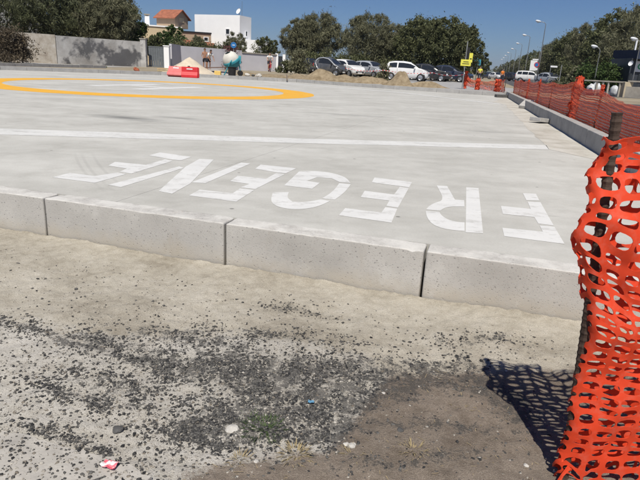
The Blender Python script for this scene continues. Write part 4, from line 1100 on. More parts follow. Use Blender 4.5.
mb = MB(); mb.add([(4.3, -.1, 3.0), (8.2, -.1, 2.75), (8.2, -1.6, 2.25), (4.3, -1.6, 2.5), (4.3, -.1, 2.9), (8.2, -.1, 2.65), (8.2, -1.6, 2.15), (4.3, -1.6, 2.4)], [(0, 1, 2, 3), (4, 7, 6, 5), (0, 4, 5, 1), (1, 5, 6, 2), (2, 6, 7, 3), (3, 7, 4, 0)]); mb.build('porch_roof', TILE, t)
for x in (4.6, 6.3, 8.0): mb = MB(); mb.box((x, -1.3, 1.1), (.2, .2, 2.2)); mb.build('porch_column', TAUPE, t)
win(t, 7.3, 3.15, .5, .45, .2)
# pale house seen between the left trees
A, L, a = house_frame(22, 58, 50, 60)
t = thing('house', 'pale grey house half hidden by the pines at the left', 'house', (A.x, A.y, GZ), a)
mb = MB(); mb.box((L / 2, 3, 3.2), (L, 6, 6.6)); mb.build('wall', simple('grey_render', (.50, .50, .49), .9, .06, 1), t); win(t, L * .6, 4.5, .8, 1.0); mb = MB(); mb.box((L / 2, 3, 6.55), (L + .3, 6.3, .18)); mb.build('roof_edge', CONC, t)
# roadside kerb and grass in front of the stained wall
rk = tag(empty('kerb'), kind='structure')
run(GX(-8, 26.4).xy, GX(104, 33.5).xy, 0.0, 0.20, .15, -1, rk, KERB2, 1.0, .01)
tag(poly_sheet('pavement', [[GX(-30, 33.5).xy, GX(110, 37.5).xy, GX(140, 43.5).xy, GX(57, 39.5).xy, GX(-30, 36.8).xy]], GZ + .004, PAVING), kind='structure')
V = []
for k in range(2600):
    tt = random.random(); q = GX(-5, 27.2).xy.lerp(GX(100, 34.3).xy, tt); q += Vector((random.gauss(0, .12), random.gauss(.35, .22)))
    if noise.noise(Vector((tt * 14, 0, 0))) < -.1: continue
    hgt = random.uniform(.05, .16); a = random.uniform(0, 6.28); dx, dy = math.cos(a) * .02, math.sin(a) * .02; lx, ly = random.gauss(0, .05), random.gauss(0, .05)
    V += [(q.x - dx, q.y - dy, GZ), (q.x + dx, q.y + dy, GZ), (q.x + lx, q.y + ly, GZ + hgt)]
tag(np_mesh('roadside_grass', np.array(V), np.arange(len(V)).reshape(-1, 3), L_GREEN), 'thin strip of green grass behind the roadside kerb', 'grass', kind='stuff')

# ================================================================== cars
def paint(name, c, coat=.6, rough=.35):
    n = N(name); v = n.coord(obj=True); f = n.noise(v, 3, 4)
    n.col(n.mix(n.mul(n.step(f, .45, .7), .18), (*c, 1), (.34, .31, .26, 1))); n.rough(rough, .4); n.b.inputs['Coat Weight'].default_value = coat; n.b.inputs['Coat Roughness'].default_value = .08
    return n.m
C_WHITE = paint('white_car_paint', (.74, .74, .73)); C_GREY = paint('grey_car_paint', (.075, .08, .09)); C_SILVER = paint('silver_car_paint', (.36, .38, .41)); C_DARK = paint('dark_car_paint', (.018, .02, .026)); C_BLUE = paint('dark_blue_car_paint', (.02, .03, .06))
TYRE = simple('tyre_rubber', (.02, .02, .02), .8, .2, 10); RIM = simple('alloy_rim', (.42, .43, .44), .35, .1, 10, metal=.8)
LAMPC = simple('headlight_glass', (.72, .74, .76), .12, .05, 10, spec=.6); LAMPR = simple('tail_light', (.45, .02, .02), .2, .1, 10); BLACKP = simple('black_plastic', (.025, .025, .026), .55, .2, 10); PLATE = simple('number_plate', (.75, .75, .72), .5, .04, 10)
PROF = {   # stations: x from the tail, bottom, belt, top, half width  (metres at length 1 wide car); roof span marks
 'hatch': dict(L=3.42, W=1.62, H=1.47, st=[(0, .38, .78, .82, .68), (.05, .30, .88, 1.05, .76), (.30, .24, .93, 1.38, .80), (.75, .22, .94, 1.46, .81), (1.45, .20, .94, 1.47, .81), (2.0, .20, .93, 1.40, .81), (2.45, .20, .92, 1.16, .81), (2.72, .20, .90, .965, .80), (3.1, .22, .82, .87, .78), (3.33, .26, .68, .74, .70), (3.42, .34, .58, .60, .58)], wheels=(.56, 2.88), roof=(.30, 2.0), screen=(2.0, 2.72), side=[(.38, .98), (1.08, 2.42)]),
 'micro': dict(L=2.6, W=1.55, H=1.54, st=[(0, .40, .80, .86, .66), (.05, .32, .95, 1.15, .73), (.25, .26, 1.0, 1.42, .76), (.6, .24, 1.0, 1.52, .77), (1.1, .22, .98, 1.54, .77), (1.55, .22, .96, 1.40, .77), (1.98, .22, .93, 1.08, .77), (2.18, .24, .88, .92, .76), (2.42, .28, .74, .80, .72), (2.58, .34, .6, .62, .62)], wheels=(.40, 2.2), roof=(.25, 1.5), screen=(1.55, 2.14), side=[(.55, 1.86)]),
 'suv': dict(L=4.35, W=1.78, H=1.72, st=[(0, .45, .95, 1.02, .78), (.05, .36, 1.08, 1.35, .85), (.25, .32, 1.12, 1.66, .88), (.9, .30, 1.12, 1.72, .89), (1.9, .30, 1.11, 1.71, .89), (2.55, .30, 1.10, 1.62, .89), (3.05, .30, 1.08, 1.30, .89), (3.35, .30, 1.05, 1.10, .88), (3.95, .32, .98, 1.03, .86), (4.25, .36, .84, .90, .80), (4.35, .42, .66, .70, .70)], wheels=(.85, 3.5), roof=(.25, 2.55), screen=(2.55, 3.32), side=[(.3, .95), (1.02, 1.85), (1.92, 2.95)]),
 'sedan': dict(L=4.1, W=1.72, H=1.46, st=[(0, .40, .84, .90, .70), (.08, .30, .90, .98, .80), (.55, .24, .92, 1.18, .84), (.95, .22, .93, 1.38, .85), (1.5, .2, .93, 1.46, .86), (2.15, .2, .92, 1.43, .86), (2.65, .2, .91, 1.20, .86), (3.0, .2, .88, .94, .85), (3.6, .22, .80, .85, .83), (3.98, .26, .68, .74, .75), (4.1, .36, .56, .58, .62)], wheels=(.78, 3.3), roof=(.95, 2.15), screen=(2.15, 2.98), side=[(.8, 1.45), (1.52, 2.6)]),
}
def car(kind, pm, label, pos, rz, group='parked and passing cars', roof_frame=None):
    """faces +x before turning by rz"""
    d = PROF[kind]; t = thing('car', label, 'car', pos, rz, group); st = d['st']; cxx = d['L'] / 2
    xs = [s[0] for s in st]
    def at_(x):
        x = min(max(x, xs[0]), xs[-1])
        for a, b in zip(st, st[1:]):
            if a[0] <= x <= b[0]:
                f = (x - a[0]) / (b[0] - a[0]); return [a[i] + (b[i] - a[i]) * f for i in range(5)]
    X = sorted(set(xs + [x * d['L'] / 26 for x in range(27)]))
    rows = []
    for x in X:
        _, bo, be, to, hw = at_(x); g = max(0.0, to - be); rw = hw - min(.30, g * .42); 
        sec = [(hw * .86, bo), (hw * .97, bo + .10), (hw, (bo + be) / 2), (hw * .985, be), (rw + .02, be + g * .8), (rw - .10, be + g * .97), (0, to)]
        sec = sec + [(-y, z) for y, z in sec[-2::-1]]; rows.append([(x - cxx, y, z) for y, z in sec])
    m = len(rows[0]); V = [p for r in rows for p in r]; Fc = []
    for k in range(len(rows) - 1):
        for j in range(m - 1): a = k * m + j; Fc.append((a, a + 1, a + m + 1, a + m))
        Fc.append((k * m + m - 1, k * m, (k + 1) * m, (k + 1) * m + m - 1))
    Fc.append(tuple(range(m))); Fc.append(tuple((len(rows) - 1) * m + j for j in range(m))[::-1])
    mb = MB(); mb.add(V, Fc); body = mb.build('body', pm, t, smooth=True)
    def side_pt(x, f, s, e=.012):         # f: 0 belt .. 1 roof rail
        _, bo, be, to, hw = at_(x); g = max(.02, to - be); rw = hw - min(.30, g * .42)
        z = be + g * .8 * f; y = hw * .985 + (rw + .02 - hw * .985) * f; return (x - cxx, s * (y + e), z)
    for s in (-1, 1):
        for (x0, x1) in d['side']:
            n_ = 7; lo = [side_pt(x0 + (x1 - x0) * k / n_, .06, s) for k in range(n_ + 1)]; hi = [side_pt(x0 + (x1 - x0) * k / n_, .93, s) for k in range(n_ + 1)]
            mb = MB(); mb.add(lo + hi, [(k, k + 1, n_ + 2 + k, n_ + 1 + k) for k in range(n_)]); mb.build('side_window', GLASS, t)
        mb = MB(); x = d['screen'][1] - .32; _, bo, be, to, hw = at_(x); mb.box((x - cxx, s * (hw + .09), be + .06), (.10, .2, .13)); mb.build('mirror', pm if kind != 'micro' else BLACKP, t, bevel=.02)
        for wx in d['wheels']:
            _, bo, be, to, hw = at_(wx); R_ = .30 if kind != 'suv' else .35
            mb = MB(); mb.lathe([(0, 0), (R_ * 1.18, 0), (R_ * 1.18, .012)], 20, (wx - cxx, s * (hw * .985 - .002), R_ * 1.02), (0, s, 0)); mb.build('wheel_arch', BLACKP, t)
            mb = MB(); mb.lathe([(R_ * .62, -.2), (R_ * .97, -.2), (R_, -.16), (R_, -.04), (R_ * .95, .0), (R_ * .62, .0)], 22, (wx - cxx, s * (hw * .985 + .022), R_), (0, s, 0)); wh = mb.build('wheel', TYRE, t, smooth=True)
            mb = MB(); mb.lathe([(0, -.01), (R_ * .2, .0), (R_ * .55, -.025), (R_ * .64, -.008)], 14, (wx - cxx, s * (hw * .985 + .022), R_), (0, s, 0)); mb.build('rim', RIM, wh)
        # lamps
        xh = d['L'] - .30; _, bo, be, to, hw = at_(xh); mb = MB(); mb.lathe([(0, .06), (.10, .045), (.15, 0)], 12, (xh - cxx + .02, s * (hw - .10), be - .09), (.8, s * .6, .35)); mb.build('headlight', LAMPC, t, smooth=True)
        mb = MB(); _, bo, be, to, hw = at_(.04); mb.box((.02 - cxx, s * (hw - .07), be - .04), (.07, .16, .24)); mb.build('tail_light', LAMPR, t, bevel=.02)
        # door seam
        xd = d['side'][-1][0] - .05; _, bo, be, to, hw = at_(xd); mb = MB(); mb.box((xd - cxx, s * (hw + .001), (bo + be) / 2 + .08), (.012, .008, be - bo - .25)); dr = mb.build('door_seam', BLACKP, t)
    def screen(x0, x1, name):
        n_ = 6; V = []
        for k in range(n_ + 1):
            x = x0 + (x1 - x0) * k / n_; _, bo, be, to, hw = at_(x); g = max(.0, to - be); rw = hw - min(.30, g * .42)
            for y, z in ((-(rw - .03), be + g * .84), (-(rw - .14), be + g * .96), (0, to), (rw - .14, be + g * .96), (rw - .03, be + g * .84)): V.append((x - cxx, y, z + .014))
        mb = MB(); mb.add(V, [(k * 5 + j, k * 5 + j + 1, k * 5 + j + 6, k * 5 + j + 5) for k in range(n_) for j in range(4)]); return mb.build(name, GLASS, t)
    screen(d['screen'][0] + .03, d['screen'][1] - .03, 'windscreen'); screen(.06, d['roof'][0] - .02, 'rear_window')
    xh = d['L']; _, bo, be, to, hw = at_(xh); mb = MB(); mb.box((xh - cxx + .0, 0, bo + .08), (.05, hw * 1.5, .14)); mb.build('grille', BLACKP, t, bevel=.02)
    mb = MB(); mb.box((xh - cxx + .03, 0, bo + .02), (.02, .5, .11)); mb.build('number_plate', PLATE, t)
    if roof_frame:                        # the light safety-cell arc of the two seater
        for s in (-1, 1):
            pts = [side_pt(x, f, s, .03) for x, f in ((2.25, -.35), (2.05, .05), (1.75, .9), (1.4, 1.05), (.9, 1.08), (.5, 1.02), (.28, .6), (.25, .0))] + [(.45 - cxx, s * .80, .62), (.8 - cxx, s * .80, .36)]
            mb = MB(); mb.tube(pts, .05, 6); mb.build('safety_cell', roof_frame, t, smooth=True)
    return t
def cz(x, Y): return GX(x, Y, GZ)
car('hatch', C_WHITE, 'white three door hatchback parked behind the pointed soil heap', cz(406.5, 45.5), math.radians(-16))
car('micro', C_GREY, 'dark grey two seater car with a silver frame behind a soil heap', cz(330, 49), math.radians(-28), roof_frame=C_SILVER)
car('hatch', C_WHITE, 'white car facing right just behind the grey two seater', cz(347, 51.5), math.radians(-52))
car('hatch', C_SILVER, 'pale silver car nose showing behind the bushes left of the hatchback', cz(370, 53), math.radians(-48))
car('sedan', C_DARK, 'black car parked left of the grey two seater under the tree', cz(308, 54.5), math.radians(-70))
car('sedan', C_DARK, 'black car parked in the shade just right of the white hatchback', cz(428, 51), math.radians(-20))
car('sedan', C_SILVER, 'silver car roof showing behind the black car right of the hatchback', cz(424, 57), math.radians(-12))
car('sedan', C_BLUE, 'dark car in the shade under the tree by the tape', cz(449, 53), math.radians(-30))
car('suv', C_WHITE, 'white off road car on the avenue beside the no parking sign', cz(529.5, 88), math.radians(-32))
car('sedan', C_SILVER, 'silver grey car on the avenue right of the white off road car', cz(549, 72), math.radians(-70))
car('sedan', C_WHITE, 'tiny distant white car on the avenue beyond the orange vest', cz(495.5, 120), math.radians(-75))
car('sedan', C_BLUE, 'tiny distant dark car on the avenue left of the orange vest', cz(488, 125), math.radians(-75))
car('sedan', C_DARK, 'dark distant car on the avenue between the orange vest and the white off road car', cz(511, 100), math.radians(-60))

# ================================================================== people
SKIN = simple('skin', (.36, .19, .12), .6, .1, 12); SKIN2 = simple('pale_skin', (.50, .30, .21), .6, .1, 12); HAIR = simple('dark_hair', (.03, .022, .018), .7, .2, 30)
def cloth(name, c): return simple(name, c, .9, .15, 14)
K_DARK = cloth('dark_shorts', (.025, .027, .035)); K_WHITE = cloth('white_shirt', (.72, .72, .70)); K_ORANGE = simple('orange_vest', (.85, .22, .03), .7, .12, 10); K_YEL = simple('yellow_vest', (.72, .70, .10), .7, .12, 10); K_RED = simple('red_frame_paint', (.42, .03, .04), .4, .2, 10); K_NAVY = cloth('navy_trousers', (.03, .035, .06))
def skin_obj(name, pts, edges, radii, mat, parent, root=0, sub=1):
    bm = bmesh.new(); lay = bm.verts.layers.skin.verify(); vs = []
    for k, p in enumerate(pts):
        v = bm.verts.new(tuple(p)); r = radii[k]; v[lay].radius = r if isinstance(r, tuple) else (r, r); v[lay].use_root = (k == root); vs.append(v)
    for i, j in edges: bm.edges.new((vs[i], vs[j]))
    me = bpy.data.meshes.new(name); bm.to_mesh(me); bm.free(); o = obj(name, me, mat, parent)
    o.modifiers.new('skin', 'SKIN').use_smooth_shade = True; m = o.modifiers.new('sub', 'SUBSURF'); m.levels = sub; m.render_levels = sub + 1
    return o
def person(label, pos, rz, pose, skin, top=None, legs=None, hair=HAIR, short=True, group='people at the site', scale=1.0, vest=False, hat=None):
    """pose: joint positions in metres, the person faces -y"""
    t = thing('person', label, 'person', pos, rz, group); t.scale = (scale,) * 3
    J = dict(pose); names = ['pelvis', 'waist', 'chest', 'neck', 'head', 'crown', 'lsh', 'lel', 'lwr', 'lha', 'rsh', 'rel', 'rwr', 'rha', 'lhip', 'lkn', 'lan', 'lto', 'rhip', 'rkn', 'ran', 'rto']
    R_ = dict(pelvis=(.15, .11), waist=(.135, .10), chest=(.165, .115), neck=.055, head=(.078, .095), crown=(.07, .085), lsh=.06, lel=.042, lwr=.03, lha=.035, lhip=.09, lkn=.058, lan=.038, lto=.035)
    ix = {n_: k for k, n_ in enumerate(names)}
    E_ = [('pelvis', 'waist'), ('waist', 'chest'), ('chest', 'neck'), ('neck', 'head'), ('head', 'crown')] + [(a + x, a + y) for a in 'lr' for x, y in (('sh', 'el'), ('el', 'wr'), ('wr', 'ha'), ('hip', 'kn'), ('kn', 'an'), ('an', 'to'))] + [('chest', 'lsh'), ('chest', 'rsh'), ('pelvis', 'lhip'), ('pelvis', 'rhip')]
    rr = [R_.get(n_, R_.get('l' + n_[1:])) for n_ in names]
    skin_obj('body', [J[n_] for n_ in names], [(ix[a], ix[b]) for a, b in E_], rr, skin, t)
    def sub(name, ns, mat, grow, ends={}):
        ps = [Vector(J[n_]) if isinstance(n_, str) else Vector(J[n_[0]]).lerp(Vector(J[n_[1]]), n_[2]) for n_ in ns[0]]
        ks = [n_ if isinstance(n_, str) else n_[0] for n_ in ns[0]]
        rad = []
        for k in ks:
            q = R_.get(k, R_.get('l' + k[1:])); q = q if isinstance(q, tuple) else (q, q); rad.append((q[0] + grow, q[1] + grow))
        return skin_obj(name, ps, ns[1], rad, mat, t)
    if top: sub('vest' if vest else 'shirt', ([('waist', 'pelvis', .95), 'waist', 'chest', 'lsh', 'rsh', ('lsh', 'lel', .6), ('rsh', 'rel', .6), ('chest', 'neck', .6)], [(0, 1), (1, 2), (2, 3), (2, 4), (3, 5), (4, 6), (2, 7)]), top, .018)
    if legs:
        f = .8 if short else .95
        if short: sub('shorts', (['pelvis', ('waist', 'pelvis', .4), 'lhip', 'rhip', ('lhip', 'lkn', f), ('rhip', 'rkn', f)], [(0, 1), (0, 2), (0, 3), (2, 4), (3, 5)]), legs, .02)
        else: sub('trousers', (['pelvis', ('waist', 'pelvis', .4), 'lhip', 'rhip', 'lkn', 'rkn', ('lkn', 'lan', f), ('rkn', 'ran', f)], [(0, 1), (0, 2), (0, 3), (2, 4), (3, 5), (4, 6), (5, 7)]), legs, .018)
    bm = bmesh.new(); bmesh.ops.create_uvsphere(bm, u_segments=14, v_segments=8, radius=.108)
    for q in bm.verts:
        q.co.x *= .92; q.co.y = q.co.y * 1.08 + .02
        if q.co.y < -.03 and q.co.z < .04: q.co.y = -.03
    me = bpy.data.meshes.new('hair'); bm.to_mesh(me); bm.free(); c = Vector(J['head']).lerp(Vector(J['crown']), .6); obj('hair', me, hat or hair, t, c)
    fd = Vector((0, -1, 0)); hc = Vector(J['head'])
    mb = MB(); mb.lathe([(0, .03), (.012, .01), (.02, 0)], 8, hc + Vector((0, -.10, .01)), (0, -1, -.3)); mb.build('nose', skin, t)
    for s in (-1, 1):
        mb = MB(); mb.lathe([(0, .008), (.010, .004), (.013, 0)], 8, hc + Vector((s * .033, -.088, .045)), (s * .2, -1, 0)); mb.build('eye', HAIR, t)
        mb = MB(); mb.lathe([(0, .012), (.02, .008), (.03, 0)], 8, hc + Vector((s * .082, .01, .02)), (s, 0, 0)); mb.build('ear', skin, t)
    return t
def stand(dx=0.0, arms=((.28, -.02, 1.1), (.30, -.12, .86)), arms2=None, bend=0.0, step=.06):
    b = bend
    J = dict(pelvis=(0, 0, .95), waist=(0, -.02 - b * .15, 1.12), chest=(0, -.02 - b * .45, 1.36 - b * .12), neck=(0, -.03 - b * .62, 1.50 - b * .2), head=(0, -.05 - b * .7, 1.62 - b * .22), crown=(0, -.04 - b * .75, 1.72 - b * .24))
    for s, k, ar in ((1, 'l', arms), (-1, 'r', arms2 or arms)):
        J[k + 'sh'] = (s * .19, -.02 - b * .47, 1.42 - b * .15); J[k + 'el'] = (s * ar[0][0], ar[0][1] - b * .4, ar[0][2]); J[k + 'wr'] = (s * ar[1][0], ar[1][1] - b * .4, ar[1][2]); e = Vector(J[k + 'wr']) - Vector(J[k + 'el']); e = Vector(J[k + 'wr']) + e.normalized() * .11; J[k + 'ha'] = tuple(e)
        J[k + 'hip'] = (s * .10, 0, .90); J[k + 'kn'] = (s * .11, -.03 - s * step, .50); J[k + 'an'] = (s * .11, .02 - s * step * .7, .09); J[k + 'to'] = (s * .12, -.14 - s * step * .7, .035)
    return J
person('shirtless tanned man in dark shorts standing before the white wall', cz(205, 51.5), .35, stand(arms=((.27, -.04, 1.12), (.2, -.22, .98))), SKIN, None, K_DARK)
person('dark haired person in a white shirt bending beside the shirtless man', cz(208.6, 51.0), .8, stand(bend=.5, arms=((.26, -.2, 1.0), (.22, -.35, .78))), SKIN, K_WHITE, K_DARK)
person('worker in an orange vest behind the corner of the net fences', cz(501, 82), .2, stand(), SKIN2, K_ORANGE, K_NAVY, short=False, vest=True, scale=.96)
person('worker in a yellow vest behind the slack cross fence', cz(478.6, 72), -.3, stand(arms=((.30, -.05, 1.1), (.24, -.25, 1.05))), SKIN2, K_YEL, K_NAVY, short=False, vest=True)
person('worker in a white shirt beside the end post of the cross fence', cz(468.5, 60), .5, stand(), SKIN2, K_WHITE, K_NAVY, short=False)
# cyclist and bicycle
bp = cz(269.5, 55)
bt = thing('bicycle', 'red bicycle ridden along the white wall', 'bicycle', bp, math.radians(14))      # rolls along -y
for y in (-.52, .52):
    mb = MB(); 
    tor = [(.0, y + .32 * math.cos(2 * math.pi * k / 20), .34 + .32 * math.sin(2 * math.pi * k / 20)) for k in range(21)]
    mb.tube(tor, .022, 6, False); wh = mb.build('wheel', TYRE, bt)
    mb = MB(); mb.tube([(-.04, y, .34), (.04, y, .34)], .025, 8)
    for k in range(8): a = k * math.pi / 4; mb.tube([(0, y, .34), (0, y + .31 * math.cos(a), .34 + .31 * math.sin(a))], .004, 4)
    mb.build('spokes', RIM, wh)['kind'] = 'stuff'
mb = MB(); fr = [((0, .52, .34), (0, .12, .32)), ((0, .12, .32), (0, .22, .85)), ((0, .20, .75), (0, -.34, .80)), ((0, .12, .32), (0, -.36, .70)), ((0, -.34, .95), (0, -.52, .34)), ((0, .52, .34), (0, .20, .72))]
pts = [(0, .52, .34), (0, .12, .32), (0, -.36, .70), (0, -.34, .82), (0, .20, .76), (0, .52, .34)]; mb.tube(pts, .03, 7, False); mb.tube([(0, .12, .32), (0, .22, .88)], .026, 7); mb.tube([(0, -.33, .98), (0, -.52, .34)], .026, 7)
mb.build('frame', K_RED, bt); mb = MB(); mb.tube([(-.27, -.26, 1.0), (-.1, -.36, 1.02), (.1, -.36, 1.02), (.27, -.26, 1.0)], .018, 7); mb.build('handlebar', DARKM, bt); mb = MB(); mb.box((0, .24, .91), (.15, .26, .06)); mb.build('saddle', BLACKP, bt, bevel=.02)
for y in (-.52, .52): mb = MB(); mb.tube([(0, y + .36 * math.cos(a_ * .3), .34 + .36 * math.sin(a_ * .3)) for a_ in range(-3, 11)], .035, 6); mb.build('mudguard', K_RED, bt)
J = dict(pelvis=(0, .22, 1.0), waist=(0, .16, 1.16), chest=(0, .05, 1.38), neck=(0, 0, 1.52), head=(0, -.03, 1.63), crown=(0, -.02, 1.73))
for s, k in ((1, 'l'), (-1, 'r')):
    J.update({k + 'sh': (s * .19, .04, 1.43), k + 'el': (s * .27, -.12, 1.22), k + 'wr': (s * .26, -.25, 1.04), k + 'ha': (s * .25, -.31, 1.0), k + 'hip': (s * .10, .2, .96), k + 'kn': (s * .13, -.16 if s > 0 else -.08, .72 if s > 0 else .60), k + 'an': (s * .12, .06, .38 if s > 0 else .22), k + 'to': (s * .12, -.08, .33 if s > 0 else .17)})
cy = person('cyclist in a white top with a black backpack riding along the white wall', bp, math.radians(14), J, SKIN2, K_WHITE, K_DARK)
mb = MB(); mb.box((0, .26, 1.38), (.32, .2, .46)); bk = mb.build('backpack', BLACKP, None, bevel=.06)
bk.location = bp; bk.rotation_euler.z = math.radians(14); tag(bk, 'black backpack worn by the cyclist', 'backpack')

# ================================================================== street lamps and signs
LAMPH = simple('lamp_housing', (.62, .64, .66), .45, .06, 6); POLE = simple('galvanised_pole', (.30, .31, .31), .55, .12, 8, metal=.4)
def lamp(p, h, label, arm=1.2, adir=(-1, 0), r=.07, group='tall street lamps along the avenue', hs=.72):
    t = thing('street_lamp', label, 'street lamp', p, 0, group); ax, ay = adir
    mb = MB(); mb.tube([(0, 0, -.05), (0, 0, h * .5), (0, 0, h - .15), (ax * arm * .2, ay * arm * .2, h + .02), (ax * arm * .6, ay * arm * .6, h + .10)], [r, r * .8, r * .55, r * .5, r * .45], 8); mb.build('pole', POLE, t, smooth=True)
    mb = MB(); e = Vector((ax * arm, ay * arm, h + .14)); mb.lathe([(r_ * hs, z_ * hs) for r_, z_ in ((0, -.5), (.10, -.46), (.17, -.2), (.19, .1), (.13, .38), (0, .45))], 12, e, (ax, ay, .15)); hd_ = mb.build('lamp_head', LAMPH, t, smooth=True)
    mb = MB(); mb.lathe([(0, -.08), (.1, -.05), (.13, 0)], 12, e + Vector((0, 0, -.16 * hs)), (0, 0, 1)); mb.build('lens', LAMPC, hd_)
    mb = MB(); mb.tube([(0, 0, 0), (0, 0, .35)], r * 1.35, 10); mb.build('base_collar', POLE, t)
    return t
ords = ['nearest', 'second', 'third', 'fourth', 'fifth', 'sixth', 'seventh', 'eighth']
heads = [(538.2, 24.2), (525, 34), (518, 42.7), (512.7, 47.7), (508.7, 50.5), (506, 53.2), (504, 56), (502, 58.5)]
for k, (hx_, hy_) in enumerate(heads):
    Y = 70 + 23.3 * k; top = Wp(hx_, hy_, Y); lamp(Vector((top.x + .9, Y, GZ)), 7.0, f'tall street lamp on the avenue, {ords[k]} of the row from the right', .95, (-1, 0))
for (hx_, hy_, Y, lb) in ((597.5, 47, 44, 'short street lamp with a white head before the dark trees'), (637.5, 39.5, 40, 'short street lamp at the right edge in front of the kiosk')):
    top = Wp(hx_, hy_, Y); lamp(Vector((top.x + .25, Y, GZ)), top.z - GZ - .1, lb, .5, (-1, 0), .045, 'short street lamps by the railing', .55)
YELS = simple('yellow_sign', (.72, .68, .10), .5, .06, 4); BLUES = simple('blue_sign', (.03, .16, .40), .5, .05, 4); CYAN = simple('cyan_sign', (.05, .30, .45), .5, .06, 4); WSIGN = simple('white_sign', (.76, .77, .78), .5, .04, 4); REDS = simple('red_sign', (.55, .03, .05), .5, .05, 4); BLK = simple('black_print', (.02, .02, .02), .6, .1, 4)
def pole(t, h, r=.03, x=0.0): mb = MB(); mb.tube([(x, 0, -.05), (x, 0, h)], r, 8); return mb.build('pole', POLE, t)
def plate(t, name, c, d, mat): mb = MB(); mb.box(c, d); return mb.build(name, mat, t)
# yellow advertising boards on a pole
Y = 28.5; p = cz(462.8, Y); t = thing('sign', 'yellow advertising sign boards with dark print on a tall pole', 'sign', p); t.scale = (.86, .86, 1.0); pole(t, 2.25, .03)
b = plate(t, 'board', (.02, -.05, 1.26), (.58, .03, .30), YELS)
for k in range(2): plate(b, 'print_mark', (.02, -.068, 1.21 + k * .09), (.40 - k * .1, .004, .035), BLK)
b = plate(t, 'board', (.27, -.056, 1.50), (.20, .03, .44), YELS); plate(b, 'print_mark', (.27, -.074, 1.45), (.12, .004, .05), BLK); plate(t, 'board', (.10, -.054, 1.72), (.15, .03, .5), BLK)
# blue and white sign
Y = 60; p = cz(475.0, Y); t = thing('sign', 'blue sign with a white top beyond the cross fence', 'sign', p); pole(t, 2.8)
b = plate(t, 'board', (0, -.05, 2.05), (.62, .03, .72), CYAN); plate(t, 'header', (0, -.05, 2.57), (.54, .03, .22), WSIGN)
for sx in (-.12, .12): plate(b, 'print_mark', (sx, -.068, 1.83), (.16, .004, .14), BLUES)
# round blue sign by the mixer
Y = 44; p = cz(233.6, Y); t = thing('sign', 'round blue road sign on a post behind the cement mixer', 'sign', p); pole(t, 2.1, .03)
mb = MB(); mb.lathe([(0, .02), (.22, .02), (.22, 0), (0, 0)], 20, (0, -.05, 1.95), (0, -1, 0)); b = mb.build('disc', BLUES, t); plate(b, 'arrow_mark', (.01, -.074, 1.95), (.20, .004, .05), WSIGN)
# banner and no parking sign on the avenue
Y = 80; p = cz(529.5, Y); t = thing('banner', 'white hanging banner on a pole by the avenue', 'banner', p); pole(t, 4.2, .04, .7); plate(t, 'cloth', (.1, 0, 2.35), (.92, .03, 1.35), WSIGN); plate(t, 'header', (.25, 0, 3.15), (.8, .03, .16), WSIGN)
Y = 70; p = cz(533.0, Y); t = thing('sign', 'round purple blue no parking sign before the white banner', 'sign', p); pole(t, 2.4, .03)
mb = MB(); mb.lathe([(0, .02), (.30, .02), (.30, 0), (0, 0)], 20, (0, -.05, 2.25), (0, -1, 0)); b = mb.build('disc', REDS, t); mb = MB(); mb.lathe([(0, .01), (.21, .01), (.21, 0)], 18, (0, -.072, 2.25), (0, -1, 0)); mb.build('disc_field', BLUES, b); plate(t, 'small_plate', (0, -.05, 1.75), (.4, .03, .22), WSIGN)
Y = 56; p = cz(549.5, Y); t = thing('sign', 'small white sign plate above the silver car', 'sign', p); pole(t, 1.95, .03, -.2); plate(t, 'board', (.08, -.05, 1.86), (.66, .03, .16), WSIGN)
t = thing('post', 'thin bare post between the small white sign and the green shrubs', 'post', cz(558, 54)); pole(t, 2.0, .04)

# ================================================================== kiosk, railing, barriers, mixer
Y = 42; p = cz(626.5, Y); t = thing('kiosk', 'kiosk with a navy canopy and a green logo panel at the right edge', 'kiosk', p, math.radians(-4))
K_NAVYC = simple('navy_canopy', (.03, .04, .07), .8, .12, 3); 
mb = MB(); mb.box((2.0, 2.0, 1.2), (4.0, 3.6, 2.5)); mb.build('wall', simple('dark_panel', (.04, .045, .055), .4, .25, 2), t)
mb = MB(); mb.add([(.1, -.5, 2.38), (4.2, -.5, 2.38), (4.2, 3.9, 2.5), (.1, 3.9, 2.5), (.1, -.5, 2.98), (4.2, -.5, 2.98), (4.2, 3.9, 3.1), (.1, 3.9, 3.1)], [(0, 3, 2, 1), (4, 5, 6, 7), (0, 1, 5, 4), (1, 2, 6, 5), (2, 3, 7, 6), (3, 0, 4, 7)]); mb.build('canopy', K_NAVYC, t)
b = plate(t, 'sign_panel', (1.15, .16, 1.88), (1.6, .06, .74), WSIGN)
mb = MB(); mb.lathe([(.12, .0), (.12, .02), (.20, .02), (.20, .0)], 20, (.68, .128, 1.88), (0, -1, 0)); mb.build('logo_ring', simple('green_logo', (.02, .30, .12), .5, .05, 4), b)
plate(t, 'counter', (1.75, .05, 1.0), (1.6, .3, .08), WSIGN)
for k in range(3): plate(t, 'window', (.12 + k * .9, .17, 1.1), (.2 + .5 * (k > 0), .04, .6), GLASS)
mb = MB(); mb.lathe([(0, 0), (.15, .03), (.19, .08)], 14, (-.1, -.1, 2.05), (-1, -.6, .4)); mb.build('satellite_dish', WSIGN, t); mb = MB(); mb.box((.25, .6, 3.3), (.10, .10, .8)); mb.build('flue', WSIGN, t)
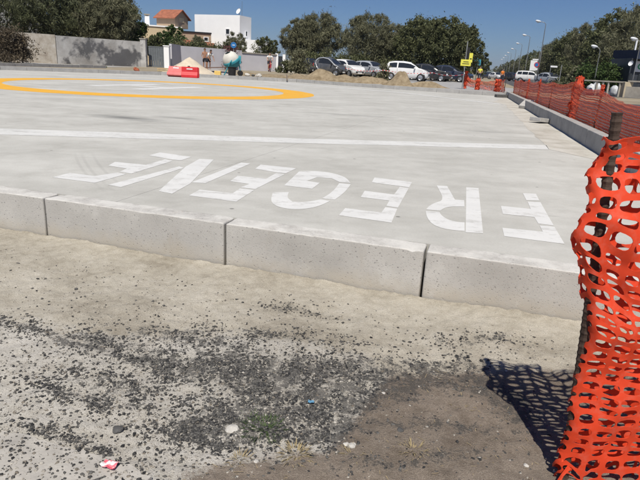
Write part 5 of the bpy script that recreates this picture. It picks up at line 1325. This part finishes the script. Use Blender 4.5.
# low concrete railing
Y = 30; r0, r1, r2 = cz(578, 31), cz(622, 29.3), cz(660, 28.0)
t = thing('railing', 'low old concrete railing with posts beyond the side fence', 'railing'); RZ = .74
for k, f in enumerate((0, .05, .42, .56, .68, .93)):
    q = r0.lerp(r1, f); mb = MB(); mb.box((q.x, q.y, GZ + .32), (.09, .10, .74)); mb.build('post', CONC, t, bevel=.01)
d = r1 - r0; mb = MB(); c = (r0 + r1) / 2; mb.box((c.x, c.y, GZ + .73), (d.length + .2, .15, .07), math.atan2(d.y, d.x)); mb.build('top_rail', CONC, t, bevel=.01)
t = thing('low_wall', 'low beige concrete wall right of the railing under the kiosk', 'wall'); d = r2 - r1; c = r1.lerp(r2, .54); mb = MB(); mb.box((c.x, c.y, GZ + .24), (d.length * .9, .3, .6), math.atan2(d.y, d.x)); mb.build('base', CONC, t)
q = r1 + Vector((.16, -.05, 0)); mb = MB(); mb.box((q.x, q.y, GZ + .35), (.42, .42, .8)); mb.build('pillar', simple('beige_pillar', (.45, .38, .27), .9, .15, 3), t, bevel=.015)
mb = MB(); q0_, q1_ = r1.lerp(r2, .12), r1.lerp(r2, .62); c = (q0_ + q1_) / 2; mb.box((c.x, c.y, GZ + .80), ((q1_ - q0_).length, .1, .07), math.atan2(d.y, d.x)); mb.build('pipe_rail', CONC, t)
for k, (x, Y, s, lb) in enumerate([(593, 30.7, .30, 'white rubbish sack behind the railing nearest the shrubs'), (598.5, 30.6, .34, 'larger white rubbish sack leaning behind the railing'), (617, 30.2, .30, 'grey white sack behind the right end of the railing')]):
    bm = bmesh.new(); bmesh.ops.create_icosphere(bm, subdivisions=3, radius=s)
    for q in bm.verts: q.co *= 1 + .25 * noise.noise(q.co * 6 + Vector((k * 9, 0, 0))); q.co.x *= .62; q.co.z *= 1.05
    me = bpy.data.meshes.new('sack'); bm.to_mesh(me); bm.free(); me.polygons.foreach_set('use_smooth', [True] * len(me.polygons)); tag(obj('sack', me, simple('sack_plastic' + str(k), (.55, .56, .57), .5, .2, 6), None, cz(x, Y) + Vector((0, .3, s * .85))), lb, 'sack')
# red water barriers
BR = simple('red_barrier_plastic', (.58, .035, .04), .45, .12, 5); BR2 = simple('faded_barrier_plastic', (.62, .17, .16), .5, .12, 5)
def barrier(x, Y, mat, label, rz, tilt=0.0):
    t = thing('water_barrier', label, 'barrier', GX(x, Y, .005), rz, 'red plastic barriers'); t.rotation_euler.x = tilt
    mb = MB(); prof = [(-.2, 0), (.2, 0), (.2, .12), (.11, .24), (.10, .46), (-.10, .46), (-.11, .24), (-.2, .12)]; m = len(prof)
    V = [(-.36, y, z) for y, z in prof] + [(.36, y, z) for y, z in prof]; mb.add(V, [(i, (i + 1) % m, m + (i + 1) % m, m + i) for i in range(m)] + [tuple(range(m))[::-1], tuple(range(m, 2 * m))]); mb.build('shell', mat, t, bevel=.02)
    mb = MB(); mb.lathe([(0, .04), (.05, .04), (.055, 0)], 12, (-.05, 0, .46), (0, 0, 1)); mb.build('filler_cap', BLACKP, t)
    plate(t, 'reflector', (0, -.113, .37), (.26, .012, .045), WSIGN); mb = MB(); mb.tube([(.37, 0, .02), (.37, 0, .44)], .035, 8); mb.build('connector', mat, t)
barrier(190.0, 25.6, BR, 'bright red plastic barrier in front of the sand pile', .06)
barrier(175.5, 25.7, BR2, 'faded pink red barrier lying left of the bright red one', -.12, -.45)
# cement mixer over a black tub
MIXW = simple('mixer_drum_white', (.60, .58, .52), .6, .12, 4); TURQ = simple('mixer_turquoise', (.05, .30, .36), .5, .2, 4)
Y = 31; t = thing('cement_mixer', 'cement mixer with a white drum and turquoise lower drum', 'mixer', cz(230.5, Y), math.radians(10)); axs = Vector((-.42, -.25, .85)).normalized(); c0 = Vector((.05, 0, .78))
mb = MB(); mb.lathe([(.16, .46), (.22, .45), (.38, .30), (.46, .10), (.45, -.02)], 22, c0, axs); mb.build('drum', MIXW, t, smooth=True)
mb = MB(); mb.lathe([(.465, -.08), (.475, .0), (.465, .06), (.44, .06)], 28, c0, axs); mb.lathe([(.43, -.02), (.42, -.16), (.30, -.36), (.10, -.42), (0, -.42)], 22, c0, axs); dl = mb.build('lower_drum', TURQ, t, smooth=True)
mb = MB(); mb.tube([(-.35, -.3, .0), (.0, -.5, .72), (.1, -.42, .85)], .03, 7); mb.build('leg', TURQ, t); mb = MB(); mb.tube([(-.35, .3, .0), (.0, .5, .72), (.1, .42, .85)], .03, 7); mb.build('leg', TURQ, t); mb = MB(); mb.tube([(.55, 0, .12), (.45, 0, .7), (.3, 0, .75)], .03, 7); mb.build('leg', TURQ, t)
mb = MB(); mb.box((.42, 0, .85), (.28, .3, .42)); mb.build('motor_box', TURQ, t, bevel=.03)
mb = MB(); mb.tube([(.52, -.30, .16), (.52, .30, .16)], .02, 7); ax = mb.build('axle', DARKM, t)
for s in (-1, 1): mb = MB(); mb.lathe([(0, 0), (.15, 0), (.15, .06), (0, .06)], 16, (.52, s * .30, .16), (0, s, 0)); mb.build('wheel', TYRE, t)
t = thing('tub', 'black plastic mortar tub standing before the cement mixer', 'tub', cz(232, 29.9)); mb = MB(); mb.lathe([(0, .02), (.19, .02), (.215, .44), (.24, .45), (.24, .48), (.205, .47), (.18, .06), (0, .06)], 20); mb.build('bowl', BLACKP, t)
for s in (-1, 1): mb = MB(); mb.tube([(s * .23, -.06, .44), (s * .29, -.04, .43), (s * .29, .04, .43), (s * .23, .06, .44)], .012, 6); mb.build('handle', BLACKP, t)
mb = MB(); mb.box((0, 0, .12), (.34, .22, .24)); o = mb.build('bucket', simple('yellow_bucket', (.75, .52, .16), .6, .1, 6), None, bevel=.03); o.location = cz(217.8, 30); tag(o, 'small yellow container between the sand pile and the tub', 'container')
mb = MB(); mb.box((0, 0, 0), (1.9, .2, .05)); o = mb.build('plank', simple('brown_plank', (.16, .10, .075), .9, .25, 6), None); o.location = cz(211, 32.4) + Vector((0, 0, .36)); o.rotation_euler = (0, -.06, .3); tag(o, 'dark brown plank lying on the rubble behind the sand pile', 'plank')
for k in range(3):
    mb = MB(); mb.box((0, 0, .05 + .1 * k), (.5, .3, .08)); 
t = thing('pallet', 'low stack of yellowish boards left of the faded barrier', 'boards', cz(165.5, 28.6))
for k in range(3): mb = MB(); mb.box((0, 0, .05 + .085 * k), (.75, .35, .05)); mb.build('board', simple('pale_board' + str(k), (.42 + .05 * k, .37, .20), .9, .2, 5), t)
# red and white tape strung along the car park
n = N('barrier_tape'); v = n.coord(); wv = n.n('ShaderNodeTexWave'); n.l(v, wv.inputs[0]); wv.inputs['Scale'].default_value = 1.5; n.col(n.ramp(wv.outputs['Fac'], [(.45, (.75, .73, .72)), (.55, (.6, .06, .06))])); n.rough(.5); TAPE = n.m
t = thing('barrier_tape', 'red and white tape strung between stakes along the car park', 'tape'); tp = [cz(x, Y) for x, Y in ((345, 40), (383, 39), (432, 38.5), (464, 34.4))]
for q in tp: mb = MB(); mb.tube([(q.x, q.y, 0), (q.x, q.y, .85)], .018, 6); mb.build('stake', RUST, t)
for a, b in zip(tp, tp[1:]):
    mb = MB(); m = 16; V = []
    for k in range(m + 1):
        f = k / m; q = a.lerp(b, f); z = .74 - .12 * math.sin(math.pi * f); tw = .5 * math.sin(k * 1.3); V += [(q.x, q.y - .02, z), (q.x, q.y - .02 + .02 * tw, z + .035)]
    mb.add(V, [(2 * k, 2 * k + 2, 2 * k + 3, 2 * k + 1) for k in range(m)]); mb.build('ribbon', TAPE, t)

# ================================================================== hills far off
HILL = simple('hill_scrub', (.10, .12, .075), .95, .3, .003, obj=False)
V = []; m = 120
for k in range(m + 1):
    a = -.9 + 1.8 * k / m; Y = 3200
    hz_ = 150 * max(0, noise.fractal(Vector((a * 3.2 + 5.3, 0, 0)), .8, 2, 4) * .5 + .42) * (1 if a > .1 else .55)
    hz_ = max(hz_ * .45, 52 * math.exp(-((a - .30) / .035) ** 2)); cx0 = math.tan(a) * Y
    V += [(cx0, Y - 350, -2), (cx0, Y - 120, hz_ * .7), (cx0, Y + 60, hz_), (cx0, Y + 500, -2)]
mb = MB(); mb.add(V, [(4 * k + j, 4 * k + 4 + j, 4 * k + 5 + j, 4 * k + 1 + j) for k in range(m) for j in range(3)]); tag(mb.build('hills', HILL, smooth=True), kind='structure')

tag(poly_sheet('road', [[(RC + rd * .5 - rn * .45), (RC + Vector((14, .5))), Vector((24.0, 19.0)), (FR + Vector((3.2, -2.5))), (FR + rd * 1.5 - rn * .45)]], GZ + 0.004, ASPHALT), kind='structure')

# ================================================================== air
HZ = bpy.data.materials.new('haze_air'); HZ.use_nodes = True; ht = HZ.node_tree
ht.nodes.remove(ht.nodes['Principled BSDF']); pv = ht.nodes.new('ShaderNodeVolumePrincipled'); pv.inputs['Color'].default_value = (.80, .88, 1.0, 1); pv.inputs['Density'].default_value = 0.00016; pv.inputs['Anisotropy'].default_value = 0.2
ht.links.new(pv.outputs[0], ht.nodes['Material Output'].inputs['Volume'])
mb = MB(); mb.box((0, 0, 60), (10400, 10400, 126)); hz = mb.build('haze', HZ); tag(hz, 'thin bluish haze over the whole place', 'haze', kind='stuff')
